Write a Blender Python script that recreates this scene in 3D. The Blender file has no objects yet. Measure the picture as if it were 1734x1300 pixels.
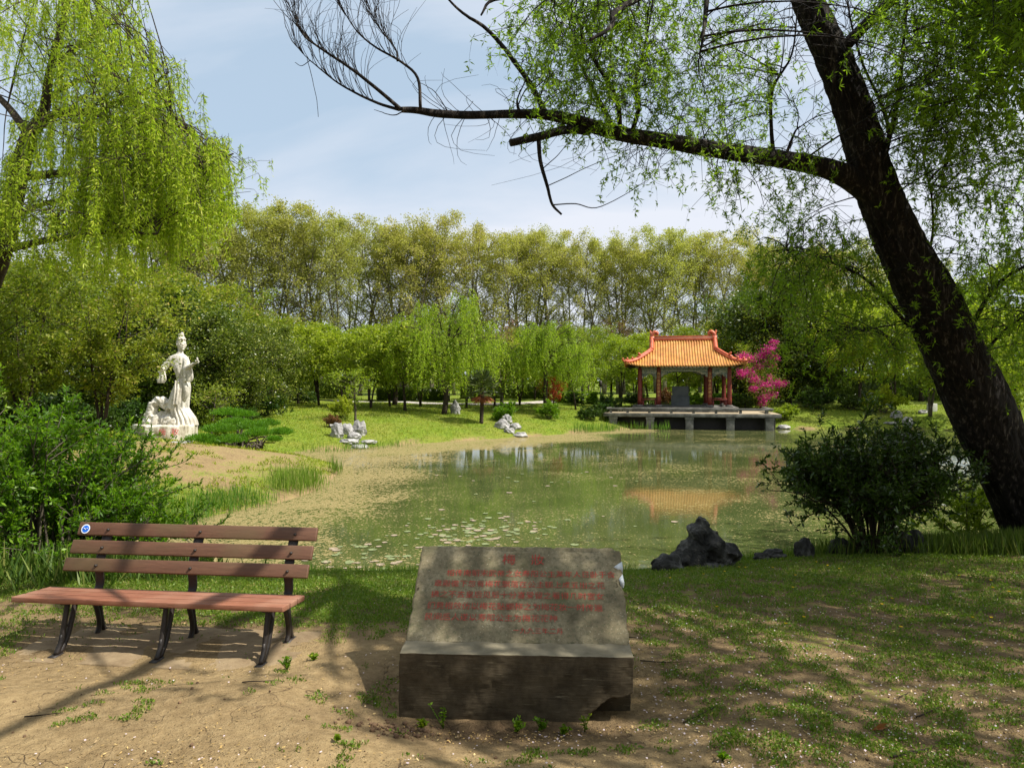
import bpy, bmesh, math, random
import numpy as np
from mathutils import Vector, noise, Matrix
R_ = math.radians
# ------------------------------------------------------------------ camera, sky, sun, exposure
scene = bpy.context.scene
COL = scene.collection
F, HOR, CZ = 1203.0, 643.0, 3.1
cam_d = bpy.data.cameras.new('camera'); cam = bpy.data.objects.new('camera', cam_d); COL.objects.link(cam)
cam.location = (0, 0, CZ); cam.rotation_euler = (R_(90), 0, 0)
cam_d.sensor_width = 36; cam_d.lens = 36 * F / 1734; cam_d.shift_y = -(650 - HOR) / 1734
cam_d.clip_start = 0.05; cam_d.clip_end = 3000
scene.camera = cam

SUN_DIR = Vector((0.62, -0.16, 0.86)).normalized()        # towards the sun
SUN_EL = math.asin(SUN_DIR.z); SUN_AZ = math.atan2(SUN_DIR.x, SUN_DIR.y)
world = bpy.data.worlds.new('World'); scene.world = world; world.use_nodes = True
wn, wl = world.node_tree.nodes, world.node_tree.links
wn.clear()
wo = wn.new('ShaderNodeOutputWorld'); bg = wn.new('ShaderNodeBackground'); bg.inputs[1].default_value = 0.088
sky = wn.new('ShaderNodeTexSky'); sky.sky_type = 'NISHITA'; sky.sun_disc = False
sky.sun_elevation = SUN_EL; sky.sun_rotation = SUN_AZ; sky.dust_density = 1.2; sky.ozone_density = 1.5
tc = wn.new('ShaderNodeTexCoord'); sp = wn.new('ShaderNodeSeparateXYZ'); wl.new(tc.outputs['Generated'], sp.inputs[0])
zp = wn.new('ShaderNodeMath'); zp.operation = 'MAXIMUM'; zp.inputs[1].default_value = 0.0; wl.new(sp.outputs[2], zp.inputs[0])
za = wn.new('ShaderNodeMath'); za.operation = 'ADD'; za.inputs[1].default_value = 0.22; wl.new(zp.outputs[0], za.inputs[0])
dx = wn.new('ShaderNodeMath'); dx.operation = 'DIVIDE'; wl.new(sp.outputs[0], dx.inputs[0]); wl.new(za.outputs[0], dx.inputs[1])
dy = wn.new('ShaderNodeMath'); dy.operation = 'DIVIDE'; wl.new(sp.outputs[1], dy.inputs[0]); wl.new(za.outputs[0], dy.inputs[1])
cb = wn.new('ShaderNodeCombineXYZ'); wl.new(dx.outputs[0], cb.inputs[0]); wl.new(dy.outputs[0], cb.inputs[1])
mpw = wn.new('ShaderNodeMapping'); mpw.inputs['Scale'].default_value = (0.6, 1.1, 1); mpw.inputs['Location'].default_value = (3.1, 1.7, 0)
mpw.inputs['Rotation'].default_value = (0, 0, 0.35)
wl.new(cb.outputs[0], mpw.inputs[0])
nz = wn.new('ShaderNodeTexNoise'); nz.inputs['Scale'].default_value = 1.1; nz.inputs['Detail'].default_value = 7; nz.inputs['Roughness'].default_value = 0.52
nz.inputs['Distortion'].default_value = 0.35
wl.new(mpw.outputs[0], nz.inputs[0])
cr = wn.new('ShaderNodeValToRGB'); cr.color_ramp.elements[0].position = 0.33; cr.color_ramp.elements[0].color = (0.28, 0.28, 0.28, 1)
cr.color_ramp.elements[1].position = 0.56; cr.color_ramp.elements[1].color = (1, 1, 1, 1)
wl.new(nz.outputs[0], cr.inputs[0])
mxw = wn.new('ShaderNodeMix'); mxw.data_type = 'RGBA'; wl.new(cr.outputs[0], mxw.inputs[0])
pale = wn.new('ShaderNodeMix'); pale.data_type = 'RGBA'; pale.inputs[0].default_value = 0.65; wl.new(sky.outputs[0], pale.inputs[6]); pale.inputs[7].default_value = (3.2, 4.8, 6.2, 1)
wl.new(pale.outputs[2], mxw.inputs[6]); mxw.inputs[7].default_value = (6.2, 6.5, 7.2, 1)
wl.new(mxw.outputs[2], bg.inputs[0]); wl.new(bg.outputs[0], wo.inputs[0])

sun_d = bpy.data.lights.new('sun', 'SUN'); sun_d.energy = 5.0; sun_d.angle = R_(0.5); sun_d.color = (1.0, 0.95, 0.86)
sun = bpy.data.objects.new('sun', sun_d); COL.objects.link(sun)
sun.rotation_euler = (-SUN_DIR).to_track_quat('-Z', 'Y').to_euler()
scene.view_settings.view_transform = 'Standard'; scene.view_settings.look = 'None'
scene.view_settings.exposure = 0.62; scene.view_settings.gamma = 1.0
cy = scene.cycles
cy.max_bounces = 6; cy.diffuse_bounces = 3; cy.glossy_bounces = 2; cy.transmission_bounces = 3; cy.transparent_max_bounces = 6
cy.caustics_reflective = False; cy.caustics_refractive = False; cy.use_denoising = True
cy.sample_clamp_indirect = 6

# ------------------------------------------------------------------ helpers: placing
def at(px, py, d):
    return Vector(((px - 867) / F * d, d, CZ - (py - HOR) / F * d))
def atn(pts):                                   # [(px,py,d)...] -> array
    return np.array([at(*p) for p in pts], dtype=float)
def link(o, parent=None):
    COL.objects.link(o)
    if parent: o.parent = parent
    return o
def tag(o, label=None, cat=None, group=None, kind=None):
    if label: o['label'] = label
    if cat: o['category'] = cat
    if group: o['group'] = group
    if kind: o['kind'] = kind
    return o
def thing(name, label, cat, loc=(0, 0, 0), rz=0, group=None, scale=1.0):
    o = bpy.data.objects.new(name, None); o.empty_display_size = 0.2
    o.location = loc; o.rotation_euler = (0, 0, rz)
    o.scale = (scale,) * 3 if not hasattr(scale, '__len__') else scale
    link(o); return tag(o, label, cat, group)
def part(name, mesh, parent, label=None):
    o = bpy.data.objects.new(name, mesh); link(o, parent)
    if label: o['label'] = label
    return o
def mk(name, V, Fs, mat, smooth=False):
    """mesh data from numpy vertices and a list of (m,k) face arrays"""
    me = bpy.data.meshes.new(name)
    V = np.asarray(V, dtype=np.float32)
    Fs = [np.asarray(f, dtype=np.int32) for f in Fs if len(f)]
    me.vertices.add(len(V)); me.vertices.foreach_set('co', V.ravel())
    nl = sum(f.size for f in Fs); nf = sum(len(f) for f in Fs)
    me.loops.add(nl); me.polygons.add(nf)
    me.loops.foreach_set('vertex_index', np.concatenate([f.ravel() for f in Fs]))
    tot = np.concatenate([np.full(len(f), f.shape[1], dtype=np.int32) for f in Fs])
    st = np.concatenate([[0], np.cumsum(tot)[:-1]]).astype(np.int32)
    me.polygons.foreach_set('loop_start', st)
    me.polygons.foreach_set('loop_total', tot)
    if smooth: me.polygons.foreach_set('use_smooth', np.ones(nf, dtype=bool))
    for m in (mat if isinstance(mat, (list, tuple)) else [mat]): me.materials.append(m)
    me.update(calc_edges=True); me.validate()
    return me
class Acc:
    """collects vertices and faces for one mesh"""
    def __init__(s): s.V = []; s.F = {}; s.n = 0
    def add(s, V, *Fs):
        V = np.asarray(V, dtype=float).reshape(-1, 3)
        for f in Fs:
            f = np.asarray(f, dtype=np.int64)
            if len(f): s.F.setdefault(f.shape[1], []).append(f + s.n)
        s.V.append(V); s.n += len(V)
    def mesh(s, name, mat, smooth=False, origin=None):
        V = np.concatenate(s.V)
        if origin is not None: V = V - np.array(origin, dtype=float)
        return mk(name, V, [np.concatenate(f) for f in s.F.values()], mat, smooth)
    def box(s, c, size, rz=0, taper=1.0, rx=0):
        sx, sy, sz = [v / 2 for v in size]
        v = np.array([[x * (taper if z > 0 else 1), y * (taper if z > 0 else 1), z] for z in (-sz, sz) for y in (-sy, sy) for x in (-sx, sx)])
        if rx: c_, s_ = math.cos(rx), math.sin(rx); v = v @ np.array([[1, 0, 0], [0, c_, s_], [0, -s_, c_]])
        c_, s_ = math.cos(rz), math.sin(rz); v = v @ np.array([[c_, s_, 0], [-s_, c_, 0], [0, 0, 1]])
        s.add(v + np.array(c), [[0, 2, 3, 1], [4, 5, 7, 6], [0, 1, 5, 4], [2, 6, 7, 3], [0, 4, 6, 2], [1, 3, 7, 5]])
    def tube(s, P, Rr, n=6, cap=True, flat=None):
        P = np.asarray(P, dtype=float); k = len(P)
        Rr = np.broadcast_to(np.asarray(Rr, dtype=float), (k,))
        T = np.gradient(P, axis=0); T /= np.linalg.norm(T, axis=1, keepdims=True) + 1e-9
        m = P[-1] - P[0]; ref = np.array([0, 0, 1.0]) if abs(m[2]) < 0.75 * np.linalg.norm(m) + 1e-9 else np.array([1.0, 0.1, 0])
        A = np.cross(T, ref); A /= np.linalg.norm(A, axis=1, keepdims=True) + 1e-9
        B = np.cross(T, A)
        th = np.arange(n) * 2 * math.pi / n
        a, b = np.cos(th), np.sin(th)
        fa, fb = (1, 1) if flat is None else flat
        V = P[:, None, :] + Rr[:, None, None] * (a[None, :, None] * A[:, None, :] * fa + b[None, :, None] * B[:, None, :] * fb)
        i = np.arange(k - 1)[:, None] * n; j = np.arange(n)[None, :]; j2 = (j + 1) % n
        Q = np.stack([i + j, i + j2, i + n + j2, i + n + j], -1).reshape(-1, 4)
        V = V.reshape(-1, 3)
        if cap:
            V = np.concatenate([V, P[:1], P[-1:]])
            c0, c1 = k * n, k * n + 1; jj = np.arange(n); jn = (jj + 1) % n
            t0 = np.stack([np.full(n, c0), jn, jj], -1); t1 = np.stack([np.full(n, c1), (k - 1) * n + jj, (k - 1) * n + jn], -1)
            s.add(V, Q, np.concatenate([t0, t1]))
        else: s.add(V, Q)
def smooth_path(P, k=6, extra=None):
    """Catmull-Rom through P (rows may carry radius as 4th column)"""
    P = np.asarray(P, dtype=float)
    Q = np.concatenate([2 * P[:1] - P[1:2], P, 2 * P[-1:] - P[-2:-1]])
    out = []
    for i in range(1, len(Q) - 2):
        for t in np.arange(k) / k:
            a, b, c, d = Q[i - 1], Q[i], Q[i + 1], Q[i + 2]
            out.append(0.5 * ((2 * b) + (-a + c) * t + (2 * a - 5 * b + 4 * c - d) * t * t + (-a + 3 * b - 3 * c + d) * t ** 3))
    out.append(P[-1]); return np.array(out)
def leaves(acc, P, D, L, W, rng, fold=0.0):
    """rhombic leaves: base P, direction D"""
    n = len(P)
    if n == 0: return
    D = D / (np.linalg.norm(D, axis=1, keepdims=True) + 1e-9)
    N = np.cross(D, rng.normal(size=(n, 3))); N /= np.linalg.norm(N, axis=1, keepdims=True) + 1e-9
    L = np.broadcast_to(np.asarray(L, dtype=float), (n,))[:, None]; W = np.broadcast_to(np.asarray(W, dtype=float), (n,))[:, None]
    V = np.stack([P, P + D * L * .45 + N * W * .5, P + D * L, P + D * L * .45 - N * W * .5], 1).reshape(-1, 3)
    acc.add(V, np.arange(4 * n).reshape(n, 4))
def rnd_dir(rng, n, zbias=0.0, zs=1.0):
    v = rng.normal(size=(n, 3)); v[:, 2] = v[:, 2] * zs + zbias
    return v / np.linalg.norm(v, axis=1, keepdims=True)

# ------------------------------------------------------------------ helpers: materials
def new_mat(name):
    m = bpy.data.materials.new(name); m.use_nodes = True; m.node_tree.nodes.clear()
    return m, m.node_tree.nodes, m.node_tree.links
def ramp(n, l, src, stops, interp='LINEAR'):
    r = n.new('ShaderNodeValToRGB'); r.color_ramp.interpolation = interp
    e = r.color_ramp.elements
    while len(e) < len(stops): e.new(0.5)
    for k, (p, c) in enumerate(stops):
        e[k].position = p; e[k].color = (*c, 1) if hasattr(c, '__len__') else (c, c, c, 1)
    l.new(src, r.inputs[0]); return r.outputs[0]
def nse(n, l, scale, detail=4, rough=0.55, vec=None, dist=0.0):
    t = n.new('ShaderNodeTexNoise'); t.inputs['Scale'].default_value = scale; t.inputs['Detail'].default_value = detail
    t.inputs['Roughness'].default_value = rough; t.inputs['Distortion'].default_value = dist
    if vec is not None: l.new(vec, t.inputs[0])
    return t.outputs[0]
def mixc(n, l, f, a, b, blend='MIX'):
    m = n.new('ShaderNodeMix'); m.data_type = 'RGBA'; m.blend_type = blend
    for s, i in ((f, 0), (a, 6), (b, 7)):
        if hasattr(s, 'links'): l.new(s, m.inputs[i])
        elif i == 0: m.inputs[0].default_value = s
        else: m.inputs[i].default_value = (*s, 1)
    return m.outputs[2]
def math_(n, l, op, a, b=0.0):
    m = n.new('ShaderNodeMath'); m.operation = op
    for s, i in ((a, 0), (b, 1)):
        if hasattr(s, 'links'): l.new(s, m.inputs[i])
        else: m.inputs[i].default_value = s
    return m.outputs[0]
def obj_vec(n, l, scale=(1, 1, 1)):
    t = n.new('ShaderNodeTexCoord'); m = n.new('ShaderNodeMapping'); m.inputs['Scale'].default_value = scale
    l.new(t.outputs['Object'], m.inputs[0]); return m.outputs[0]
def finish(m, n, l, col, rough=0.7, bump=None, bstr=0.4, bdist=0.02, metal=0.0, spec=0.5, trans=None):
    p = n.new('ShaderNodeBsdfPrincipled'); o = n.new('ShaderNodeOutputMaterial')
    if hasattr(col, 'links'): l.new(col, p.inputs['Base Color'])
    else: p.inputs['Base Color'].default_value = (*col, 1)
    if hasattr(rough, 'links'): l.new(rough, p.inputs['Roughness'])
    else: p.inputs['Roughness'].default_value = rough
    p.inputs['Metallic'].default_value = metal; p.inputs['Specular IOR Level'].default_value = spec
    if bump is not None:
        b = n.new('ShaderNodeBump'); b.inputs['Strength'].default_value = bstr; b.inputs['Distance'].default_value = bdist
        l.new(bump, b.inputs['Height']); l.new(b.outputs[0], p.inputs['Normal'])
    l.new(p.outputs[0], o.inputs[0]); return m
def leaf_mat(name, c1, c2, c3=None, trans=0.4, rough=0.5, objvar=0.25, tcol=None):
    """per-leaf colours c1..c2 (c3 rare), varied a little per tree; light passes through"""
    m, n, l = new_mat(name)
    g = n.new('ShaderNodeNewGeometry'); oi = n.new('ShaderNodeObjectInfo')
    c = ramp(n, l, g.outputs['Random Per Island'], [(0, c1), (0.8, c2), (1.0, c3 or c2)])
    vec = obj_vec(n, l); big = nse(n, l, 0.9, 2, vec=vec)
    h = n.new('ShaderNodeHueSaturation'); l.new(c, h.inputs['Color'])
    hv = math_(n, l, 'MULTIPLY_ADD', oi.outputs['Random'], -0.045); hv.node.inputs[2].default_value = 0.51
    l.new(hv, h.inputs['Hue'])
    vv = math_(n, l, 'MULTIPLY_ADD', oi.outputs['Random'], objvar); vv.node.inputs[2].default_value = 1 - objvar / 2
    v2 = math_(n, l, 'MULTIPLY_ADD', big, 0.7); v2.node.inputs[2].default_value = 0.65
    l.new(math_(n, l, 'MULTIPLY', vv, v2), h.inputs['Value'])
    p = n.new('ShaderNodeBsdfPrincipled'); p.inputs['Roughness'].default_value = rough; p.inputs['Specular IOR Level'].default_value = 0.3
    l.new(h.outputs[0], p.inputs['Base Color'])
    t = n.new('ShaderNodeBsdfTranslucent')
    tc_ = mixc(n, l, 0.6, h.outputs[0], tcol or tuple(min(1, v * k) for v, k in zip(c2, (1.6, 1.7, 0.6))))
    l.new(tc_, t.inputs[0])
    mx = n.new('ShaderNodeMixShader'); mx.inputs[0].default_value = trans
    l.new(p.outputs[0], mx.inputs[1]); l.new(t.outputs[0], mx.inputs[2])
    o = n.new('ShaderNodeOutputMaterial'); l.new(mx.outputs[0], o.inputs[0]); return m
def rough_mat(name, stops, scale=4, detail=6, rough=0.85, bscale=30, bstr=0.4, bdist=0.01, vs=(1, 1, 1), spec=0.3, metal=0):
    m, n, l = new_mat(name); v = obj_vec(n, l, vs)
    c = ramp(n, l, nse(n, l, scale, detail, 0.65, v), stops)
    return finish(m, n, l, c, rough, nse(n, l, bscale, 5, 0.6, v), bstr, bdist, metal, spec)

M = {}
M['bark'] = rough_mat('dark bark', [(0.3, (0.018, 0.013, 0.009)), (0.55, (0.05, 0.036, 0.024)), (0.75, (0.12, 0.09, 0.065))], 9, 8, 0.95, 40, 0.9, 0.03, (1, 1, 0.25))
M['bark2'] = rough_mat('grey brown bark', [(0.3, (0.05, 0.04, 0.03)), (0.7, (0.14, 0.115, 0.085))], 6, 6, 0.9, 30, 0.6, 0.02, (1, 1, 0.3))
M['planebark'] = rough_mat('pale mottled bark', [(0.35, (0.09, 0.075, 0.05)), (0.55, (0.16, 0.14, 0.10)), (0.7, (0.30, 0.28, 0.22))], 3, 5, 0.9, 20, 0.3, 0.02, (1, 1, 0.5))
M['willow_leaf'] = leaf_mat('willow leaf', (0.075, 0.14, 0.012), (0.19, 0.30, 0.02), (0.36, 0.45, 0.04), 0.6)
M['willow_sun'] = leaf_mat('sunlit willow leaf', (0.13, 0.25, 0.012), (0.29, 0.43, 0.025), (0.42, 0.50, 0.06), 0.5)  # brighter copy of the willow leaf, with sunlight put into the colour
M['plane_leaf'] = leaf_mat('young plane leaf', (0.20, 0.22, 0.04), (0.37, 0.385, 0.09), (0.50, 0.48, 0.17), 0.45, objvar=.10)
M['lime_leaf'] = leaf_mat('lime green leaf', (0.11, 0.17, 0.012), (0.26, 0.35, 0.02), (0.40, 0.44, 0.04), 0.45, objvar=0.7)
M['olive_leaf'] = leaf_mat('olive leaf', (0.08, 0.13, 0.010), (0.21, 0.28, 0.018), (0.32, 0.28, 0.05), 0.42, objvar=0.4)
M['dark_leaf'] = leaf_mat('evergreen leaf', (0.03, 0.06, 0.008), (0.10, 0.16, 0.015), (0.24, 0.30, 0.04), 0.3, 0.35, objvar=0.4)
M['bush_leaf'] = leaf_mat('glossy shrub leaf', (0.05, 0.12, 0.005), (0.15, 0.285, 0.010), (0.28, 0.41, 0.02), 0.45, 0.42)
M['shade_leaf'] = leaf_mat('shaded shrub leaf', (0.018, 0.045, 0.006), (0.05, 0.10, 0.010), (0.08, 0.15, 0.02), 0.25, 0.3)  # shrub green darkened so the colour itself carries the shade
M['pine_leaf'] = leaf_mat('pine needle', (0.05, 0.14, 0.010), (0.14, 0.29, 0.015), None, 0.35)
M['red_leaf'] = leaf_mat('red maple leaf', (0.22, 0.03, 0.015), (0.5, 0.07, 0.03), None, 0.35)
M['pink'] = leaf_mat('magenta blossom', (0.42, 0.008, 0.14), (0.72, 0.025, 0.27), (0.8, 0.12, 0.38), 0.3, tcol=(0.7, 0.02, 0.28))
M['brown_leaf'] = leaf_mat('reddish brown shoots', (0.12, 0.07, 0.03), (0.24, 0.13, 0.05), None, 0.3)
M['palm_leaf'] = leaf_mat('palm leaf', (0.02, 0.035, 0.01), (0.08, 0.11, 0.03), (0.2, 0.2, 0.08), 0.15, 0.35)
M['palm_dead'] = leaf_mat('dry palm leaf', (0.22, 0.10, 0.03), (0.36, 0.19, 0.06), None, 0.2)
M['grass'] = leaf_mat('grass blade', (0.05, 0.11, 0.01), (0.13, 0.23, 0.02), (0.28, 0.27, 0.07), 0.35)
M['reed'] = leaf_mat('reed blade', (0.05, 0.13, 0.015), (0.14, 0.27, 0.03), (0.34, 0.32, 0.12), 0.35)
M['petal'] = leaf_mat('fallen petal', (0.5, 0.42, 0.42), (0.75, 0.62, 0.66), (0.75, 0.6, 0.25), 0.2)
M['litter'] = leaf_mat('yellow bud scale', (0.07, 0.045, 0.025), (0.42, 0.31, 0.10), (0.62, 0.5, 0.2), 0.1)

# ------------------------------------------------------------------ pond outline and terrain
SH = [(-7.6, 14.9), (-7.4, 12.9), (-5.9, 11.6), (-3.0, 11.1), (-1.2, 11.15), (1.8, 11.3), (3.8, 11.8), (5.6, 12.3), (7.6, 12.9), (10, 13.6), (13.5, 16.5),
      (19, 20), (27, 29), (30, 37), (27, 43.3), (19, 44.6), (12, 45.6), (8.5, 45.4), (5.6, 43.0), (3.5, 41.0), (-0.5, 37.7), (-4.7, 34.4), (-6.7, 32.9), (-8.4, 31.2), (-10.0, 29.9),
      (-9.4, 28.2), (-7.8, 27.0), (-6.1, 25.2), (-5.7, 23.0), (-5.5, 20.2), (-5.8, 18.2), (-6.7, 16.4)]
_s = smooth_path(np.array(SH + SH[:1], dtype=float), 5)[:-1]
SHORE = _s
def shore_dist(x, y):
    """signed distance to the shore, positive on land"""
    x = np.atleast_1d(np.asarray(x, dtype=float)); y = np.atleast_1d(np.asarray(y, dtype=float))
    A = SHORE; B = np.roll(SHORE, -1, axis=0)
    best = np.full(x.shape, 1e9); inside = np.zeros(x.shape, dtype=bool)
    for (ax, ay), (bx, by) in zip(A, B):
        ex, ey = bx - ax, by - ay
        t = np.clip(((x - ax) * ex + (y - ay) * ey) / (ex * ex + ey * ey + 1e-12), 0, 1)
        best = np.minimum(best, (x - ax - t * ex) ** 2 + (y - ay - t * ey) ** 2)
        c = ((ay > y) != (by > y)) & (x < (bx - ax) * (y - ay) / (by - ay + 1e-12) + ax)
        inside ^= c
    d = np.sqrt(best)
    return np.where(inside, -d, d)
def wob(x, y):
    return (np.sin(x * 1.3 + 0.7 * np.sin(y * 0.9)) * np.cos(y * 1.1 + 0.5 * np.sin(x * 1.7)))
def ground_z(x, y):
    s = shore_dist(x, y); x = np.atleast_1d(x); y = np.atleast_1d(y)
    land = 1.42 * (1 - np.exp(-np.maximum(s, 0) / 4.0)) + 0.02 * np.clip(s, 0, 1)
    n = 0.035 * wob(x * 0.8, y * 0.8) + 0.012 * wob(x * 3.1 + 2, y * 2.7) + 0.006 * wob(x * 9, y * 8)
    far = np.clip((y - 25) / 30, 0, 1); n = n + far * 0.10 * wob(x * 0.23 + 1, y * 0.2)
    fl = np.clip(1 - np.hypot((x - 0.0) / 1.5, (y - 4.6) / 1.2), 0, 1) * 2; fl = np.maximum(fl, np.clip(1 - np.hypot((x + 2.6) / 2.2, (y - 5.4) / 1.0), 0, 1) * 2)
    fl = np.clip(fl, 0, 1)
    z = land + n * np.clip(s / 1.5, 0, 1)
    z = z * (1 - fl) + 1.07 * fl
    return np.where(s > 0, z, np.maximum(s * 0.5, -0.7) - 0.02)
def gz(x, y): return float(ground_z(np.array([x]), np.array([y]))[0])
def on(px, d, dz=0.0):
    x = (px - 867) / F * d
    return Vector((x, d, gz(x, d) + dz))
def axis(spec):
    out = [spec[0][0]]
    for a, b, st in spec:
        k = max(1, round((b - a) / st)); out += list(a + (b - a) * (np.arange(k) + 1) / k)
    return np.array(out)
xs = axis([(-900, -150, 75), (-150, -45, 7), (-45, -14, .7), (-14, -6, .2), (-6, 7, .09), (7, 14, .2), (14, 45, .7), (45, 150, 7), (150, 900, 75)])
ys = axis([(-60, -6, 5), (-6, 2, .4), (2, 9, .07), (9, 16, .14), (16, 50, .4), (50, 100, 2.5), (100, 1200, 60)])
GX, GY = np.meshgrid(xs, ys); gx, gy = GX.ravel(), GY.ravel(); GZ = ground_z(gx, gy)
nx, ny = len(xs), len(ys)
i = np.arange(ny - 1)[:, None] * nx + np.arange(nx - 1)[None, :]
Q = np.stack([i, i + 1, i + nx + 1, i + nx], -1).reshape(-1, 4)
def cover(x, y):
    """how grassy the ground is, 0 bare earth .. 1 lawn"""
    s = shore_dist(x, y)
    c = np.ones_like(x) * 0.9
    near = y < 11.8
    # foreground: bare earth left and around the inscribed stone, thin turf on the right
    front = 1 / (1 + np.exp((y - (5.75 + 0.35 * np.sin(x * 1.2 + 1) - 0.12 * x)) * 4.0))
    right = 1 / (1 + np.exp(-(x - 0.85 - 0.25 * (y - 3.5)) * 3.0))
    c = np.where(near, 0.95 - front * (0.93 - 0.36 * right), c)
    c = np.where(near & (x > 1), np.clip(c, 0.54, 0.60 + 0.045 * (y - 5)), c)
    rp = np.exp(-(((x - 1.05) / .55) ** 2 + ((y - 3.3) / .35) ** 2)); c = c - 0.5 * rp
    lp = np.exp(-(((x + 4.3) / .9) ** 2 + ((y - 5.4) / .7) ** 2)); c = np.where(near, c + 0.7 * lp, c)
    lb = np.exp(-(((x + 0.86) / .2) ** 2 + ((y - 4.6) / .35) ** 2)); c = np.where(near, c + 0.55 * lb, c)
    # left bank: sandy worn slope in front of the statue
    w = np.exp(-(((x + 9.6) / 3.6) ** 4 + ((y - 21.0) / 4.8) ** 4)); c = c - 0.58 * w
    w2 = np.exp(-(((x + 12.5) / 2.5) ** 2 + ((y - 25.6) / 0.8) ** 2)); c = c - 0.45 * w2
    c = np.where((y > 16) & (s < 0.9) & (y < 60), c - 0.55 * (1 - s / .9) * (0.7 + 0.5 * np.sin(x * 2.1)), c)
    return np.clip(c, 0, 1)
gme = mk('ground', np.stack([gx, gy, GZ], -1), [Q], [], True)
def attr(me, name, vals):
    a = me.attributes.new(name, 'FLOAT', 'POINT'); a.data.foreach_set('value', np.asarray(vals, dtype=np.float32))
attr(gme, 'cover', np.where((gy < 12.5), cover(gx, gy) * .52, cover(gx, gy)))
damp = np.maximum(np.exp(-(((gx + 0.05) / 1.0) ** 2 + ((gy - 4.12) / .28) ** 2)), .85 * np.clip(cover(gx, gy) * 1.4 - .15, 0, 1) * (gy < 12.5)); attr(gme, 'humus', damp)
def ground_mat():
    m, n, l = new_mat('earth and turf'); v = obj_vec(n, l)
    a = n.new('ShaderNodeAttribute'); a.attribute_name = 'cover'; hm = n.new('ShaderNodeAttribute'); hm.attribute_name = 'humus'
    big = nse(n, l, 1.1, 5, 0.6, v); fine = nse(n, l, 14, 6, 0.7, v); grain = nse(n, l, 110, 4, 0.7, v)
    f = math_(n, l, 'ADD', a.outputs['Fac'], math_(n, l, 'MULTIPLY', math_(n, l, 'SUBTRACT', big, 0.5), 1.0))
    f = math_(n, l, 'ADD', f, math_(n, l, 'MULTIPLY', math_(n, l, 'SUBTRACT', fine, 0.5), 1.5))
    f = ramp(n, l, f, [(0.40, 0.0), (0.62, 1.0)])
    dirt = ramp(n, l, fine, [(0.25, (0.15, 0.10, 0.046)), (0.5, (0.285, 0.203, 0.10)), (0.75, (0.41, 0.305, 0.16))])
    dirt = mixc(n, l, 0.35, dirt, ramp(n, l, big, [(0.35, (0.17, 0.115, 0.055)), (0.65, (0.38, 0.275, 0.135))]))
    vo = n.new('ShaderNodeTexVoronoi'); vo.feature = 'DISTANCE_TO_EDGE'; vo.inputs['Scale'].default_value = 3.3
    dv = n.new('ShaderNodeVectorMath'); dv.operation = 'MULTIPLY_ADD'; nv = n.new('ShaderNodeTexNoise'); nv.inputs['Scale'].default_value = 5; l.new(v, nv.inputs[0])
    l.new(nv.outputs[1], dv.inputs[0]); dv.inputs[1].default_value = (.35, .35, .35); l.new(v, dv.inputs[2]); l.new(dv.outputs[0], vo.inputs[0])
    crack = ramp(n, l, vo.outputs[0], [(0.0, 1.0), (0.018, 0.0)])
    crack = math_(n, l, 'MULTIPLY', crack, ramp(n, l, nse(n, l, 1.7, 3, 0.5, v), [(0.50, 0.0), (0.62, 0.8)]))
    dirt = mixc(n, l, crack, dirt, (0.08, 0.05, 0.03))
    dirt = mixc(n, l, ramp(n, l, grain, [(0.56, 0.0), (0.70, 0.65)]), dirt, (0.13, 0.085, 0.045))
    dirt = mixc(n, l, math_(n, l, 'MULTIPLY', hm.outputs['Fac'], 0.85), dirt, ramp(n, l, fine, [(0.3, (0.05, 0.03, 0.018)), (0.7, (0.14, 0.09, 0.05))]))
    turf = ramp(n, l, nse(n, l, 7, 6, 0.7, v), [(0.3, (0.055, 0.085, 0.010)), (0.5, (0.125, 0.185, 0.016)), (0.68, (0.21, 0.26, 0.025))])
    turf = mixc(n, l, ramp(n, l, nse(n, l, 0.55, 4, 0.6, v), [(0.45, 0.0), (0.7, 0.55)]), turf, (0.23, 0.21, 0.045))
    c = mixc(n, l, f, dirt, turf)
    hgt = math_(n, l, 'ADD', math_(n, l, 'MULTIPLY', fine, 1.0), math_(n, l, 'MULTIPLY', grain, 0.35))
    hgt = math_(n, l, 'SUBTRACT', hgt, math_(n, l, 'MULTIPLY', crack, 0.5))
    vs = n.new('ShaderNodeTexVoronoi'); vs.feature = 'SMOOTH_F1'; vs.inputs['Scale'].default_value = 6.5; l.new(dv.outputs[0], vs.inputs[0])
    hgt = math_(n, l, 'ADD', hgt, math_(n, l, 'MULTIPLY', vs.outputs['Distance'], 1.3))
    vp = n.new('ShaderNodeTexVoronoi'); vp.inputs['Scale'].default_value = 55; l.new(v, vp.inputs[0])
    hgt = math_(n, l, 'ADD', hgt, ramp(n, l, vp.outputs['Distance'], [(0.0, 0.35), (0.35, 0.0)]))
    return finish(m, n, l, c, 0.95, hgt, 0.8, 0.035, 0, 0.15)
M['ground'] = ground_mat(); gme.materials.append(M['ground'])
tag(part('ground', gme, None), kind='structure')

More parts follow.
